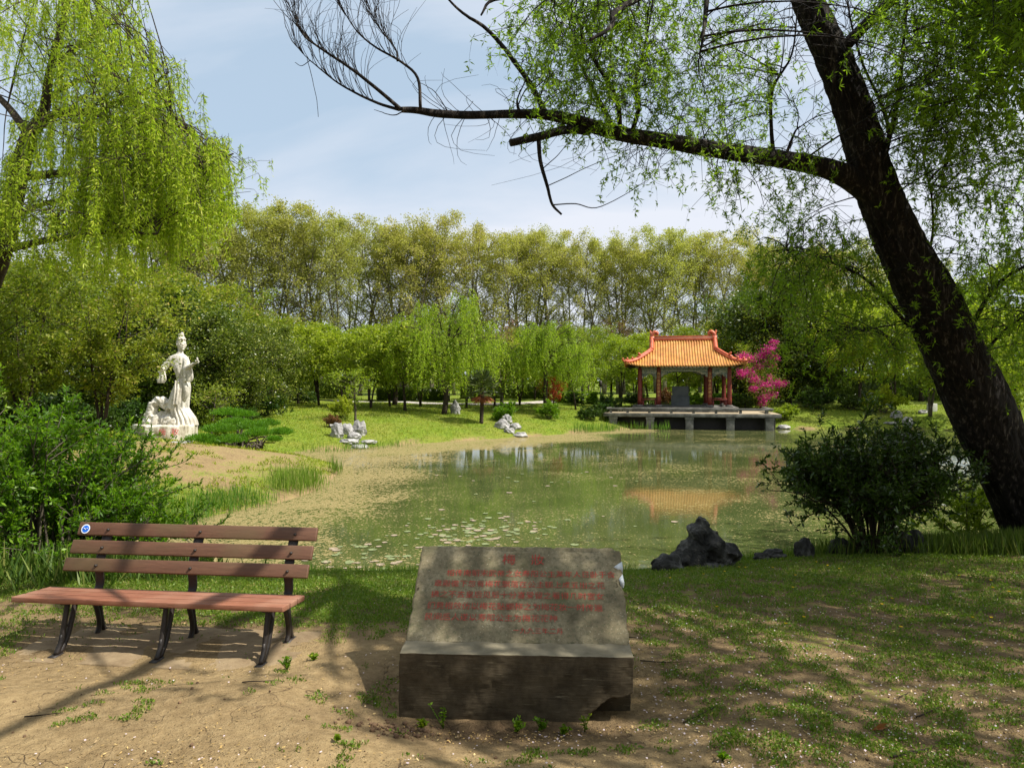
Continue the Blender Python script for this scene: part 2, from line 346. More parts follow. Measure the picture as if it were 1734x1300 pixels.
# water
wx = np.arange(-14, 34, 0.5); wy = np.arange(9.5, 46, 0.5); WX, WY = np.meshgrid(wx, wy); a_, b_ = WX.ravel(), WY.ravel()
i = np.arange(len(wy) - 1)[:, None] * len(wx) + np.arange(len(wx) - 1)[None, :]
wme = mk('pond_water', np.stack([a_, b_, np.zeros_like(a_)], -1), [np.stack([i, i + 1, i + len(wx) + 1, i + len(wx)], -1).reshape(-1, 4)], [], True)
def scum(x, y):
    edge = -5.9 + np.interp(y, [11, 14, 18, 21, 25, 28, 31, 36, 45], [2.3, 2.6, 2.9, 3.4, 3.0, 3.2, 4.5, 11.0, 12])
    s = 1 / (1 + np.exp((x - edge + 0.5 * np.sin(y * 1.3)) * 1.5))
    s2 = 0.40 + 0.09 * np.sin(x * .5 + y * .23)
    s3 = np.exp(-((y - (38.6 + (x + 0.5) * .6)) / 1.7) ** 2) * 0.5 * (x < 9)
    return np.clip(np.maximum(s, s2) + s3, 0, 1)
attr(wme, 'scum', scum(a_, b_))
def water_mat():
    m, n, l = new_mat('murky pond water'); v = obj_vec(n, l)
    a = n.new('ShaderNodeAttribute'); a.attribute_name = 'scum'
    pat = nse(n, l, 0.5, 5, 0.6, v, 0.6)
    dens = math_(n, l, 'ADD', a.outputs['Fac'], math_(n, l, 'MULTIPLY', math_(n, l, 'SUBTRACT', pat, 0.5), 1.1))
    vo = n.new('ShaderNodeTexVoronoi'); vo.inputs['Scale'].default_value = 9.0; l.new(v, vo.inputs[0])
    vo2 = n.new('ShaderNodeTexVoronoi'); vo2.inputs['Scale'].default_value = 21.0; l.new(v, vo2.inputs[0])
    th = ramp(n, l, dens, [(0.10, 0.10), (0.42, 0.20), (0.62, 0.33), (0.85, 0.52), (1.0, 0.62)])
    s1 = math_(n, l, 'LESS_THAN', vo.outputs['Distance'], th)
    s2 = math_(n, l, 'LESS_THAN', vo2.outputs['Distance'], math_(n, l, 'MULTIPLY', th, 0.95))
    spk = math_(n, l, 'MAXIMUM', s1, s2)
    spc = ramp(n, l, nse(n, l, 30, 3, 0.6, v), [(0.3, (0.11, 0.088, 0.036)), (0.55, (0.27, 0.215, 0.095)), (0.75, (0.48, 0.43, 0.26))])
    p = n.new('ShaderNodeBsdfPrincipled'); p.inputs['Roughness'].default_value = 0.05; p.inputs['IOR'].default_value = 1.33
    p.inputs['Specular IOR Level'].default_value = 0.5
    l.new(ramp(n, l, pat, [(0.3, (0.042, 0.060, 0.017)), (0.7, (0.080, 0.096, 0.032))]), p.inputs['Base Color'])
    b = n.new('ShaderNodeBump'); b.inputs['Strength'].default_value = 0.22; b.inputs['Distance'].default_value = 0.005
    l.new(nse(n, l, 6, 3, 0.5, obj_vec(n, l, (0.6, 1, 1))), b.inputs['Height']); l.new(b.outputs[0], p.inputs['Normal'])
    d = n.new('ShaderNodeBsdfDiffuse'); l.new(spc, d.inputs[0])
    mx = n.new('ShaderNodeMixShader'); l.new(math_(n, l, 'MULTIPLY', spk, 0.9), mx.inputs[0]); l.new(p.outputs[0], mx.inputs[1]); l.new(d.outputs[0], mx.inputs[2])
    o = n.new('ShaderNodeOutputMaterial'); l.new(mx.outputs[0], o.inputs[0]); return m
wme.materials.append(water_mat())
tag(part('pond_water', wme, None), kind='structure')
# path beyond the lawn
pa = smooth_path(np.array([at(560, 684, 56), at(690, 684, 52), at(760, 688, 50), at(860, 686, 51), at(1000, 684, 58)])[:, :2], 10)
tn = np.gradient(pa, axis=0); tn /= np.linalg.norm(tn, axis=1, keepdims=True); nn = np.stack([-tn[:, 1], tn[:, 0]], -1)
ring = [pa + nn * w for w in (-.9, -.3, .3, .9)]; k = len(pa)
V = np.concatenate([np.concatenate([r, (ground_z(r[:, 0], r[:, 1]) + .05)[:, None]], 1) for r in ring])
Qp = np.concatenate([np.stack([np.arange(k - 1) + j * k, np.arange(k - 1) + 1 + j * k, np.arange(k - 1) + 1 + (j + 1) * k, np.arange(k - 1) + (j + 1) * k], -1) for j in range(3)])
M['path'] = rough_mat('pale path paving', [(0.3, (0.35, 0.31, 0.27)), (0.7, (0.5, 0.46, 0.41))])
tag(part('path', mk('path', V, [Qp], M['path']), None), kind='structure')

# ------------------------------------------------------------------ stone, wood and metal things
def remesh(me, voxel, name, smooth=True):
    """one closed skin over overlapping pieces"""
    o = bpy.data.objects.new('tmp', me); COL.objects.link(o)
    md = o.modifiers.new('r', 'REMESH'); md.mode = 'VOXEL'; md.voxel_size = voxel; md.use_smooth_shade = smooth
    dg = bpy.context.evaluated_depsgraph_get(); dg.update()
    out = bpy.data.meshes.new_from_object(o.evaluated_get(dg)); out.name = name
    mats = list(me.materials)
    bpy.data.objects.remove(o)
    if not len(out.materials):
        for m in mats: out.materials.append(m)
    return out
def decimate(me, ratio):
    o = bpy.data.objects.new('tmp', me); COL.objects.link(o); md = o.modifiers.new('d', 'DECIMATE'); md.ratio = ratio
    dg = bpy.context.evaluated_depsgraph_get(); dg.update(); out = bpy.data.meshes.new_from_object(o.evaluated_get(dg)); bpy.data.objects.remove(o)
    out.polygons.foreach_set('use_smooth', np.zeros(len(out.polygons), dtype=bool)); return out
def roughen(me, amp, scale, amp2=0, scale2=1, seed=0, ridged=False):
    n = len(me.vertices); co = np.empty(n * 3, dtype=np.float32); me.vertices.foreach_get('co', co); co = co.reshape(-1, 3)
    nr = np.empty(n * 3, dtype=np.float32); me.vertices.foreach_get('normal', nr); nr = nr.reshape(-1, 3)
    d = np.empty(n)
    for q in range(n):
        c = Vector(co[q]) + Vector((seed * 7.3, seed * 3.1, 0))
        v = noise.noise(c * scale)
        if ridged: v = 0.5 - abs(v) * 2
        d[q] = v * amp + (noise.noise(c * scale2) * amp2 if amp2 else 0)
    co = co + nr * d[:, None]
    me.vertices.foreach_set('co', co.astype(np.float32).ravel()); me.update()
def prism(acc, poly, y0, y1):
    """extrude an x-z polygon along y"""
    n = len(poly); a = [(x, y0, z) for x, z in poly]; b = [(x, y1, z) for x, z in poly]
    j = np.arange(n); jn = (j + 1) % n
    acc.add(a + b, np.stack([j, jn, jn + n, j + n], -1), [list(range(n))[::-1]], [list(range(n, 2 * n))])
def prism_x(acc, poly, x0, x1):
    n = len(poly); a = [(x0, y, z) for y, z in poly]; b = [(x1, y, z) for y, z in poly]
    j = np.arange(n); jn = (j + 1) % n
    acc.add(a + b, np.stack([j, j + n, jn + n, jn], -1), [list(range(n))], [list(range(n, 2 * n))[::-1]])
def bevel_box(name, boxes, mat, bev=0.004, seg=2):
    a = Acc()
    for b in boxes: a.box(*b) if isinstance(b, tuple) else a.box(**b)
    me = a.mesh(name, mat); bm = bmesh.new(); bm.from_mesh(me)
    bmesh.ops.bevel(bm, geom=bm.edges[:], offset=bev, segments=seg, affect='EDGES', profile=0.6, clamp_overlap=True)
    bm.to_mesh(me); bm.free(); return me
def text_mesh(name, rows, mat):
    """rows: (string, x, y, size) -> flat lettering in the x-y plane"""
    A = Acc()
    for s, x, y, size in rows:
        c = bpy.data.curves.new('t', 'FONT'); c.body = s; c.size = size; c.resolution_u = 2; c.align_x = 'LEFT'; c.align_y = 'CENTER'
        o = bpy.data.objects.new('t', c); COL.objects.link(o)
        dg = bpy.context.evaluated_depsgraph_get(); dg.update()
        me = bpy.data.meshes.new_from_object(o.evaluated_get(dg))
        me.calc_loop_triangles()
        V = np.array([v.co[:] for v in me.vertices]); T = np.array([t.vertices[:] for t in me.loop_triangles])
        if len(V): A.add(V + np.array([x, y, 0]), T)
        bpy.data.objects.remove(o); bpy.data.meshes.remove(me)
    return A.mesh(name, mat)

# materials
M['wood'] = None
def wood_mat(name, c1, c2, c3):
    m, n, l = new_mat(name); v = obj_vec(n, l, (1.2, 14, 14))
    g = nse(n, l, 4.5, 9, 0.75, v, 0.5); big = nse(n, l, 2.2, 3, 0.5, obj_vec(n, l))
    c = ramp(n, l, g, [(0.3, c1), (0.6, c2)]); c = mixc(n, l, ramp(n, l, big, [(0.45, 0.0), (0.68, 0.75)]), c, c3)
    return finish(m, n, l, c, ramp(n, l, g, [(0.3, 0.45), (0.7, 0.65)]), g, 0.5, 0.004, 0, 0.4)
M['wood'] = wood_mat('worn red brown planks', (0.13, 0.043, 0.024), (0.28, 0.112, 0.063), (0.33, 0.18, 0.12))
M['wood2'] = wood_mat('weathered brown rails', (0.085, 0.040, 0.024), (0.15, 0.072, 0.042), (0.12, 0.085, 0.040))
M['iron'] = rough_mat('black cast iron', [(0.3, (0.012, 0.010, 0.009)), (0.7, (0.035, 0.025, 0.02))], 12, 5, 0.55, 60, 0.3, 0.004, spec=0.5)
M['concrete'] = rough_mat('trodden concrete', [(0.3, (0.16, 0.11, 0.06)), (0.7, (0.30, 0.225, 0.13))], 5, 8, 0.95, 50, 0.6, 0.01)
def plaque_mat():
    m, n, l = new_mat('lichened stone'); v = obj_vec(n, l)
    c = ramp(n, l, nse(n, l, 4, 8, 0.7, v), [(0.3, (0.090, 0.074, 0.042)), (0.5, (0.215, 0.18, 0.108)), (0.7, (0.35, 0.30, 0.19))])
    c = mixc(n, l, ramp(n, l, nse(n, l, 42, 6, 0.75, v), [(0.48, 0.0), (0.66, 0.75)]), c, (0.07, 0.075, 0.04))
    c = mixc(n, l, ramp(n, l, nse(n, l, 75, 4, 0.7, v), [(0.60, 0.0), (0.70, 0.6)]), c, (0.50, 0.46, 0.34))
    c = mixc(n, l, ramp(n, l, nse(n, l, 2.3, 5, 0.6, v), [(0.5, 0.0), (0.68, 0.6)]), c, (0.08, 0.09, 0.035))
    return finish(m, n, l, c, 0.9, nse(n, l, 70, 6, 0.7, v), 0.5, 0.006, 0, 0.25)
M['plaque'] = plaque_mat()
def plinth_mat():
    m, n, l = new_mat('tooled shaded stone'); v = obj_vec(n, l)
    c = ramp(n, l, nse(n, l, 5, 8, 0.7, v), [(0.3, (0.030, 0.023, 0.014)), (0.7, (0.115, 0.09, 0.055))])  # shade of the front face is put into this dark base colour
    st = nse(n, l, 9, 6, 0.7, obj_vec(n, l, (0.6, 1, 9)))
    c = mixc(n, l, ramp(n, l, st, [(0.6, 0.0), (0.72, 0.6)]), c, (0.36, 0.31, 0.2))
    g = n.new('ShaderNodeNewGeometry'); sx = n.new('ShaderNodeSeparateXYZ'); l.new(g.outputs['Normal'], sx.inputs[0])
    c = mixc(n, l, ramp(n, l, sx.outputs[2], [(0.6, 0.0), (0.9, 0.8)]), c, ramp(n, l, nse(n, l, 6, 6, .6, v), [(0.3, (0.16, 0.14, 0.09)), (0.7, (0.32, 0.28, 0.19))]))  # upward faces coloured lighter than the shade-dark sides
    return finish(m, n, l, c, 0.92, st, 0.5, 0.008, 0, 0.2)
M['plinth'] = plinth_mat()
def paint_mat(name, col, wear, lo=0.5, hi=0.62, scale=60):
    m, n, l = new_mat(name); v = obj_vec(n, l)
    c = mixc(n, l, ramp(n, l, nse(n, l, scale, 5, 0.7, v), [(lo, 0.0), (hi, 0.8)]), col, wear)
    return finish(m, n, l, c, 0.8, None, spec=0.2)
M['redpaint'] = paint_mat('faded red paint', (0.46, 0.055, 0.042), (0.15, 0.11, 0.07), 0.44, 0.62)
M['marble'] = None
def marble_mat():
    m, n, l = new_mat('weathered white marble'); v = obj_vec(n, l)
    c = ramp(n, l, nse(n, l, 2.0, 7, 0.65, v), [(0.3, (0.40, 0.36, 0.29)), (0.55, (0.66, 0.62, 0.54)), (0.7, (0.78, 0.74, 0.67))])
    drip = nse(n, l, 4, 6, 0.7, obj_vec(n, l, (2.2, 2.2, 0.35)))
    c = mixc(n, l, ramp(n, l, drip, [(0.50, 0.0), (0.64, 0.7)]), c, (0.20, 0.20, 0.165))
    return finish(m, n, l, c, 0.8, nse(n, l, 22, 5, 0.6, v), 0.4, 0.02, 0, 0.3)
M['marble'] = marble_mat()
M['pedestal'] = rough_mat('stained whitewashed stone', [(0.34, (0.16, 0.13, 0.075)), (0.47, (0.45, 0.41, 0.31)), (0.60, (0.72, 0.69, 0.60))], 1.8, 8, 0.9, 20, 0.4, 0.02, (2, 2, 0.6))
M['rock'] = rough_mat('grey lake rock', [(0.34, (0.010, 0.010, 0.009)), (0.52, (0.045, 0.044, 0.040)), (0.72, (0.26, 0.255, 0.235))], 3.2, 8, 0.8, 12, 0.9, 0.03)
M['rocklight'] = rough_mat('pale grey rock', [(0.28, (0.10, 0.10, 0.10)), (0.5, (0.30, 0.29, 0.28)), (0.7, (0.55, 0.53, 0.50))], 2.0, 8, 0.85, 9, 0.9, 0.05)

# ---- bench
def build_bench():
    b = thing('park_bench', 'wooden park bench with black iron legs on bare earth at the left front', 'bench', (-2.57, 5.18, 1.055), -math.atan2(.235, 2.11))
    tl = -0.087
    for k in range(3):
        y0 = 0.066 + k * 0.136
        me = bevel_box('seat_plank', [dict(c=(-0.127, y0, 0.402 + tl * y0), size=(2.126, 0.118, 0.040), rx=tl)], M['wood'], 0.006)
        part('seat_plank', me, b)
    L = [(0.385, 0.523, 0.625), (0.455, 0.645, 0.752), (0.530, 0.775, 0.880)]
    for k, (y, z0, z1) in enumerate(L):
        rl = part('back_rail', bevel_box('back_rail', [dict(c=(-0.04 + 0.006 * k, y, (z0 + z1) / 2), size=(2.02, 0.032, z1 - z0), rx=-0.42)], M['wood2'], 0.007), b)
        for x in (-0.79, 0.0, 0.79):
            a = Acc(); a.tube([(x + 0.02, y - 0.034, (z0 + z1) / 2 + 0.004), (x + 0.02, y - 0.014, (z0 + z1) / 2)], [0.009, 0.012], 8)
            part('bolt', a.mesh('bolt', M['iron']), rl)
    for x in (-0.79, 0.0, 0.79):
        def bar(path, w, t=0.030, k=6):
            P = smooth_path(np.array([(x, p[0], p[1]) for p in path]), k); a = Acc()
            a.tube(P, np.full(len(P), 1.0), 4, True, flat=(t * .72, w * .72)); return a
        # two slender front struts joined at the foot
        a = Acc()
        for dy in (0, 0.085):
            P = smooth_path(np.array([(x, 0.085 + dy, 0.372), (x, 0.055 + dy * .9, 0.25), (x, 0.02 + dy * .65, 0.11), (x, -0.035 + dy * .4, 0.02)]), 5)
            a.tube(P, np.full(len(P), 0.0195), 6)
        a.box((x, -0.035, 0.012), (0.055, 0.10, 0.022)); a.box((x, 0.03, 0.10), (0.016, 0.05, 0.10)); a.box((x, 0.1, 0.2), (0.012, 0.05, 0.02))
        part('front_leg', a.mesh('front_leg', M['iron'], True), b)
        a = Acc()
        for dy in (0, 0.07):
            P = smooth_path(np.array([(x, 0.27 + dy * 1.2, 0.35), (x, 0.36 + dy * .8, 0.30), (x, 0.415 + dy * .4, 0.18), (x, 0.43 + dy * .5, 0.08), (x, 0.40 + dy * 1.4, 0.015)]), 5)
            a.tube(P, np.full(len(P), 0.0195), 6)
        a.box((x, 0.455, 0.012), (0.05, 0.14, 0.022))
        part('rear_leg', a.mesh('rear_leg', M['iron'], True), b)
        a = Acc(); a.box((x, 0.21, 0.366), (0.042, 0.36, 0.03), rx=tl)
        P = smooth_path(np.array([(x, 0.36, 0.345), (x, 0.428, 0.39), (x, 0.436, 0.47), (x, 0.424, 0.56), (x, 0.489, 0.70), (x, 0.566, 0.845), (x, 0.578, 0.868)]), 6)
        a.tube(P, 1.0 + .3 * np.linspace(0, 1, len(P)), 10, True, flat=(0.011, 0.033))
        part('back_support', a.mesh('back_support', M['iron'], True), b)
    # round blue sticker on the top rail
    a = Acc(); n = 28; th = np.arange(n) * 2 * math.pi / n; y, z = 0.506, 0.833
    def disc(r, off, col, nm, lab=None, parent=b):
        V = np.stack([-0.965 + r * np.cos(th), (y - off) + r * np.sin(th) * math.sin(0.42), z + r * np.sin(th) * math.cos(0.42)], -1)
        return part(nm, mk(nm, V, [np.arange(n)[None, :]], col), parent)
    W = rough_mat('white sticker rim', [(0, (0.7, 0.75, 0.8)), (1, (0.75, 0.8, 0.85))]); B = rough_mat('blue sticker', [(0, (0.01, 0.12, 0.62)), (1, (0.02, 0.16, 0.7))])
    st = disc(0.038, 0.0015, W, 'sticker'); disc(0.029, 0.003, B, 'emblem', parent=st)
    P = np.array([(-0.982 + t * 0.036, y - 0.0042, z + 0.006 * math.sin(t * 9)) for t in np.linspace(0, 1, 9)]); a = Acc(); a.tube(P, 0.0028, 4)
    part('wave_mark', a.mesh('wave_mark', W), st)
    pad = Acc(); pad.box((0, 0, 0), (2.15, 0.80, 0.16))
    me = remesh(pad.mesh('pad', M['concrete']), 0.02, 'concrete_pad'); roughen(me, 0.018, 4, 0.006, 25)
    o = part('concrete_pad', me, None); o.location = (-2.62, 5.42, 0.995); o.rotation_euler = (0, 0, b.rotation_euler.z)
    tag(o, 'worn concrete pad sunk in the earth under the park bench', 'concrete pad')
build_bench()

# ---- inscribed stone
def build_plaque():
    rz = -math.atan2(.07, 1.403)
    t = thing('inscribed_stone', 'sloping stone slab with red Chinese lettering on a low stone base coloured dark for shade', 'inscribed stone', (0.02, 4.235, 1.06), rz)
    a = Acc(); a.box((0, 0.50, 0.175), (1.40, 0.70, 0.45))
    poly = [(-0.70, -0.05), (0.36, -0.05), (0.44, 0.04), (0.50, 0.105), (0.565, 0.15), (0.66, 0.165), (0.70, 0.185), (0.70, 0.400), (-0.70, 0.400)]
    prism(a, poly, 0.0, 0.18)
    prism_x(a, [(0.26, 0.38), (0.84, 0.38), (0.84, 0.77), (0.77, 0.77)], -0.67, 0.67)
    me = remesh(a.mesh('b', M['plinth']), 0.0125, 'base'); roughen(me, 0.010, 9, 0.0035, 42)
    part('base', me, t)
    a = Acc(); prism_x(a, [(0.19, 0.392), (0.80, 0.862), (0.85, 0.80), (0.29, 0.392)], -0.703, 0.703)
    me = remesh(a.mesh('b', M['plaque']), 0.0105, 'slab')
    # chipped edges
    n = len(me.vertices); co = np.empty(n * 3, dtype=np.float32); me.vertices.foreach_get('co', co); co = co.reshape(-1, 3)
    for q in range(n):
        x, y, z = co[q]; e = noise.noise(Vector((x * 14, y * 14, z * 14))); e2 = noise.noise(Vector((x * 5, 3, z * 5)))
        if z > 0.835: co[q, 2] -= max(0, e - 0.12) * 0.05 + max(0, e2 - .3) * .06
        if abs(x) > 0.68: co[q, 0] -= math.copysign(max(0, e + .05) * 0.022, x)
        if x > 0.66 and abs(y - 0.56) < .05: co[q, 0] -= 0.022 * (1 - abs(y - .56) / .05)
    me.vertices.foreach_set('co', co.ravel()); me.update(); roughen(me, 0.0014, 30)
    sl = part('slab', me, t)
    # white marks where the right edge is broken
    lt = rough_mat('fresh broken stone', [(0.3, (0.45, 0.5, 0.52)), (0.7, (0.7, 0.74, 0.76))])
    # lettering lies on the slope
    txt = ['相传南朝宋武帝之女寿阳公主某年人日卧于含', '章殿檐下忽有梅花飘落在公主额上成五出之花', '拂之不去皇后见后十分喜爱留之看得几时宫女', '们竞相效仿以梅花贴额称之为梅花妆一时传遍', '民间后人遂以寿阳公主为梅花花神']
    rows = [('梅', -0.125, 0.837 * .77, 0.098), ('妝', 0.075, 0.837 * .77, 0.098)]
    for s, x, v in zip(txt, (-0.50, -0.575, -0.585, -0.60, -0.605), (0.687, 0.574, 0.463, 0.349, 0.239)): rows.append((s, x, v * .77, 0.0575))
    rows.append(('一九九三年二月', -0.03, 0.122 * .77, 0.046))
    ang = math.atan2(0.47, 0.61)
    for rw in rows:
        o = part('inscription', text_mesh('inscription', [rw], M['redpaint']), sl); o.rotation_euler = (ang, 0, 0); o.location = (0, 0.19 - math.sin(ang) * 0.0045, 0.392 + math.cos(ang) * 0.0045)
    for (vs) in ([(0.645, 0.60), (0.705, 0.645), (0.706, 0.585), (0.675, 0.578)], [(0.672, 0.50), (0.700, 0.54), (0.706, 0.47), (0.688, 0.46)]):
        P = [(x, 0.19 + v * math.cos(ang) - math.sin(ang) * .004, 0.392 + v * math.sin(ang) + math.cos(ang) * .004) for x, v in vs]
        Pb = [(x + 0.0, y + .03, z - .04) for x, y, z in P]
        me = mk('chip', np.array(P + Pb), [np.array([[0, 3, 2, 1], [0, 1, 5, 4], [1, 2, 6, 5], [2, 3, 7, 6], [3, 0, 4, 7]])], lt)
        part('chip_scar', me, sl)
build_plaque()

# ---- rocks
def rock_mesh(name, sx, sy, sz, seed, mat, amp=0.35, spiky=0.0, sub=4, lean=(0, 0)):
    bm = bmesh.new(); bmesh.ops.create_icosphere(bm, subdivisions=sub, radius=1.0)
    for v in bm.verts:
        c = v.co.copy(); s = Vector((seed * 5.1, seed * 2.3, seed))
        d = 1 + amp * (0.5 - abs(noise.noise(c * 1.1 + s)) * 2) + amp * .45 * noise.noise(c * 2.6 + s) + amp * .2 * (0.5 - abs(noise.noise(c * 5 + s)) * 2)
        if spiky: d += spiky * max(0, c.z) * (0.6 + noise.noise(c * 2 + s))
        # flat facets
        q = c * d; q.x += lean[0] * max(0, q.z); q.y += lean[1] * max(0, q.z)
        if q.z < -0.55: q.z = -0.55 + (q.z + .55) * .2
        v.co = Vector((q.x * sx, q.y * sy, (q.z + 0.45) * sz))
    me = bpy.data.meshes.new(name); bm.to_mesh(me); bm.free(); me.materials.append(mat)
    me.polygons.foreach_set('use_smooth', np.zeros(len(me.polygons), dtype=bool))
    return me
def rock(px, d, w, h, seed, label, mat='rocklight', amp=0.35, spiky=0.0, group=None, rz=0.0, name='garden_rock', dz=0.0, lean=(0, 0), dep=0.7, cat='rock'):
    p = on(px, d)
    o = part(name, rock_mesh(name, w / 2 * .70, w / 2 * dep * .70, h / (2.1 + 1.4 * spiky), seed, M[mat], amp, spiky, 3 if d > 20 else 4, lean), None)
    o.location = (p.x, p.y, max(p.z, 0) - 0.05 * h + dz); o.rotation_euler = (0, 0, rz); tag(o, label, cat, group); return o
# two large rocks on the near shore
def hull_block(a, c, size, seed, rz=0.0, n=15):
    r = np.random.default_rng(seed); bm = bmesh.new(); P = r.normal(size=(n, 3)); P /= np.linalg.norm(P, axis=1, keepdims=True); P = P * np.array(size)
    cs, sn = math.cos(rz), math.sin(rz)
    for p in P: bm.verts.new((p[0] * cs - p[2] * sn + c[0], p[1] + c[1], p[0] * sn + p[2] * cs + c[2]))
    h = bmesh.ops.convex_hull(bm, input=bm.verts[:]); bmesh.ops.delete(bm, geom=[g for g in h['geom_interior'] if isinstance(g, bmesh.types.BMVert)], context='VERTS')
    bmesh.ops.triangulate(bm, faces=bm.faces[:]); bm.verts.index_update(); V = [v.co[:] for v in bm.verts]; Fc = [[v.index for v in f.verts] for f in bm.faces]; bm.free(); a.add(V, Fc)
def big_rock():
    P = on(1188, 9.9); a = Acc()
    for q, (c, sz, rz) in enumerate([((-.20, 0, .22), (.30, .26, .24), .5), ((-.06, .02, .46), (.17, .17, .26), .35), ((.0, .03, .62), (.11, .12, .13), .1), ((.18, 0, .30), (.34, .24, .20), -.30), ((.36, -.02, .20), (.22, .20, .17), -.2), ((-.34, 0, .10), (.20, .22, .20), .2), ((.05, .02, .02), (.34, .25, .16), 0), ((.12, .05, .42), (.16, .15, .14), -.7), ((.3, .05, .0), (.2, .2, .16), 0)]):
        hull_block(a, c, sz, 40 + q, rz)
    me = remesh(a.mesh('r', M['rock']), 0.02, 'lake_rock'); roughen(me, 0.030, 5.5, 0.012, 15, 3, True); roughen(me, 0.010, 24, 0.004, 50, 5, True); me = decimate(me, .5)
    o = part('lake_rock', me, None); o.scale = (0.98, 1.0, 1.04); o.location = (P.x + .03, P.y, P.z - .02); tag(o, 'large dark craggy rock with a pointed peak on the near shore', 'rock')
big_rock()
rock(1133, 9.5, 0.62, 0.34, 4, 'flat dark boulder leaning against the large craggy shore rock', 'rock', 0.3, name='lake_rock')
for px, d, w, h, sd, lb in [(1290, 10.9, .3, .10, 5, 'small flat grey shore stone, first right of the craggy rock'), (1312, 10.95, .42, .13, 6, 'low pale slab stone on the near shore left of the dark bush'),
                            (1362, 10.7, .36, .24, 7, 'dark squarish stone at the water edge under the bush branches'), (1422, 11.0, .42, .24, 8, 'rounded grey stone at the water edge left of the bush stems'),
                            (1545, 10.6, .55, .32, 9, 'half buried grey boulder right of the bush stems'), (1508, 11.2, .3, .3, 10, 'pale upright stone behind the bush stems')]:
    rock(px, d - .35, w * 1.1, h * 1.4, sd, lb, 'rock', 0.3, name='shore_stone', cat='stone', dz=.05)
rock(240, 12.4, .3, .12, 12, 'pale stone half hidden by reeds on the left shore', 'rocklight', name='shore_stone', cat='stone')

# rock group on the left lawn, rock group in the middle, rocks at the right
for px, d, w, h, sd, lb, sk in [(570, 33.4, .85, 1.15, 21, 'pointed grey rock, leftmost of the lawn rock group', .5), (588, 34.2, .9, .8, 22, 'blocky pale rock behind the pointed lawn rock', .2),
                                (609, 34.4, .9, 1.1, 23, 'tall knobbly rock at the right of the lawn rock group', .5), (600, 33.6, .9, .45, 24, 'low rounded rock in the middle of the lawn rock group', 0),
                                (592, 32.9, 1.3, .3, 25, 'flat slab rock in front of the lawn rock group', 0), (609, 32.2, 1.0, .28, 26, 'flat pale rock nearest the water in the lawn rock group', 0),
                                (624, 33.4, 1.1, .2, 27, 'thin flat stone right of the lawn rock group', 0)]:
    rock(px, d, w, h, sd, lb, 'rocklight', .35, sk, 'rocks on the left lawn')
for px, d, w, h, sd, lb, sk in [(850, 39.5, 1.1, .75, 31, 'pale sloping rock, leftmost of the rocks below the round bush', .2), (858, 40.6, .8, .9, 32, 'dark upright rock directly below the round bush', .4),
                                (872, 39.8, .9, .5, 33, 'grey rock in the middle of the rocks below the round bush', .1), (863, 38.9, .9, .4, 34, 'low dark rock at the front of the middle bank rocks', 0),
                                (882, 38.6, 1.1, .35, 35, 'flat pale rock touching the water below the round bush', 0), (771, 42.5, .75, 1.2, 36, 'upright rock standing beside the foot of the middle willow', .5)]:
    rock(px, d, w, h, sd, lb, 'rocklight', .35, sk, 'rocks on the middle bank')
for px, d, w, h, sd, lb in [(1518, 46.5, 1.1, .75, 41, 'dark rock on the right lawn, under the pale shrub'), (1537, 44.8, .95, .8, 42, 'blocky grey rock on the right lawn nearest the water'),
                            (1563, 47, .9, .4, 43, 'low mound like rock on the right lawn before the white post'), (1510, 45.2, 1.3, .2, 44, 'flat slab lying left of the blocky rock on the right lawn'),
                            (1722, 28, 1.15, 1.1, 45, 'large dark rock on the bank right of the leaning trunk'), (1326, 45, 1.2, .35, 46, 'low pale rock at the right end of the stone terrace')]:
    rock(px, d, w, h, sd, lb, 'rocklight' if px != 1722 else 'rock', .3, .1, 'rocks on the right bank')
for px, d, w, h, sd, lb in [(310, 24.2, .5, .25, 51, 'small stone at the foot of the statue pedestal'), (321, 24.4, .45, .35, 52, 'pale rough stone in the earth right of the statue pedestal'), (296, 23.8, .5, .15, 53, 'flat stone in the sandy ground before the statue')]:
    rock(px, d, w * .7, h * .6, sd, lb, 'rocklight', .3)
# white post stone
mp = on(1578, 47.5); o = part('marker_post', bevel_box('marker_post', [((0, 0, .22), (.5, .4, .62))], rough_mat('white post', [(0.3, (.5, .5, .45)), (.7, (.75, .73, .68))]), .02), None)
o.location = mp; tag(o, 'small square white stone post on the right lawn', 'post')

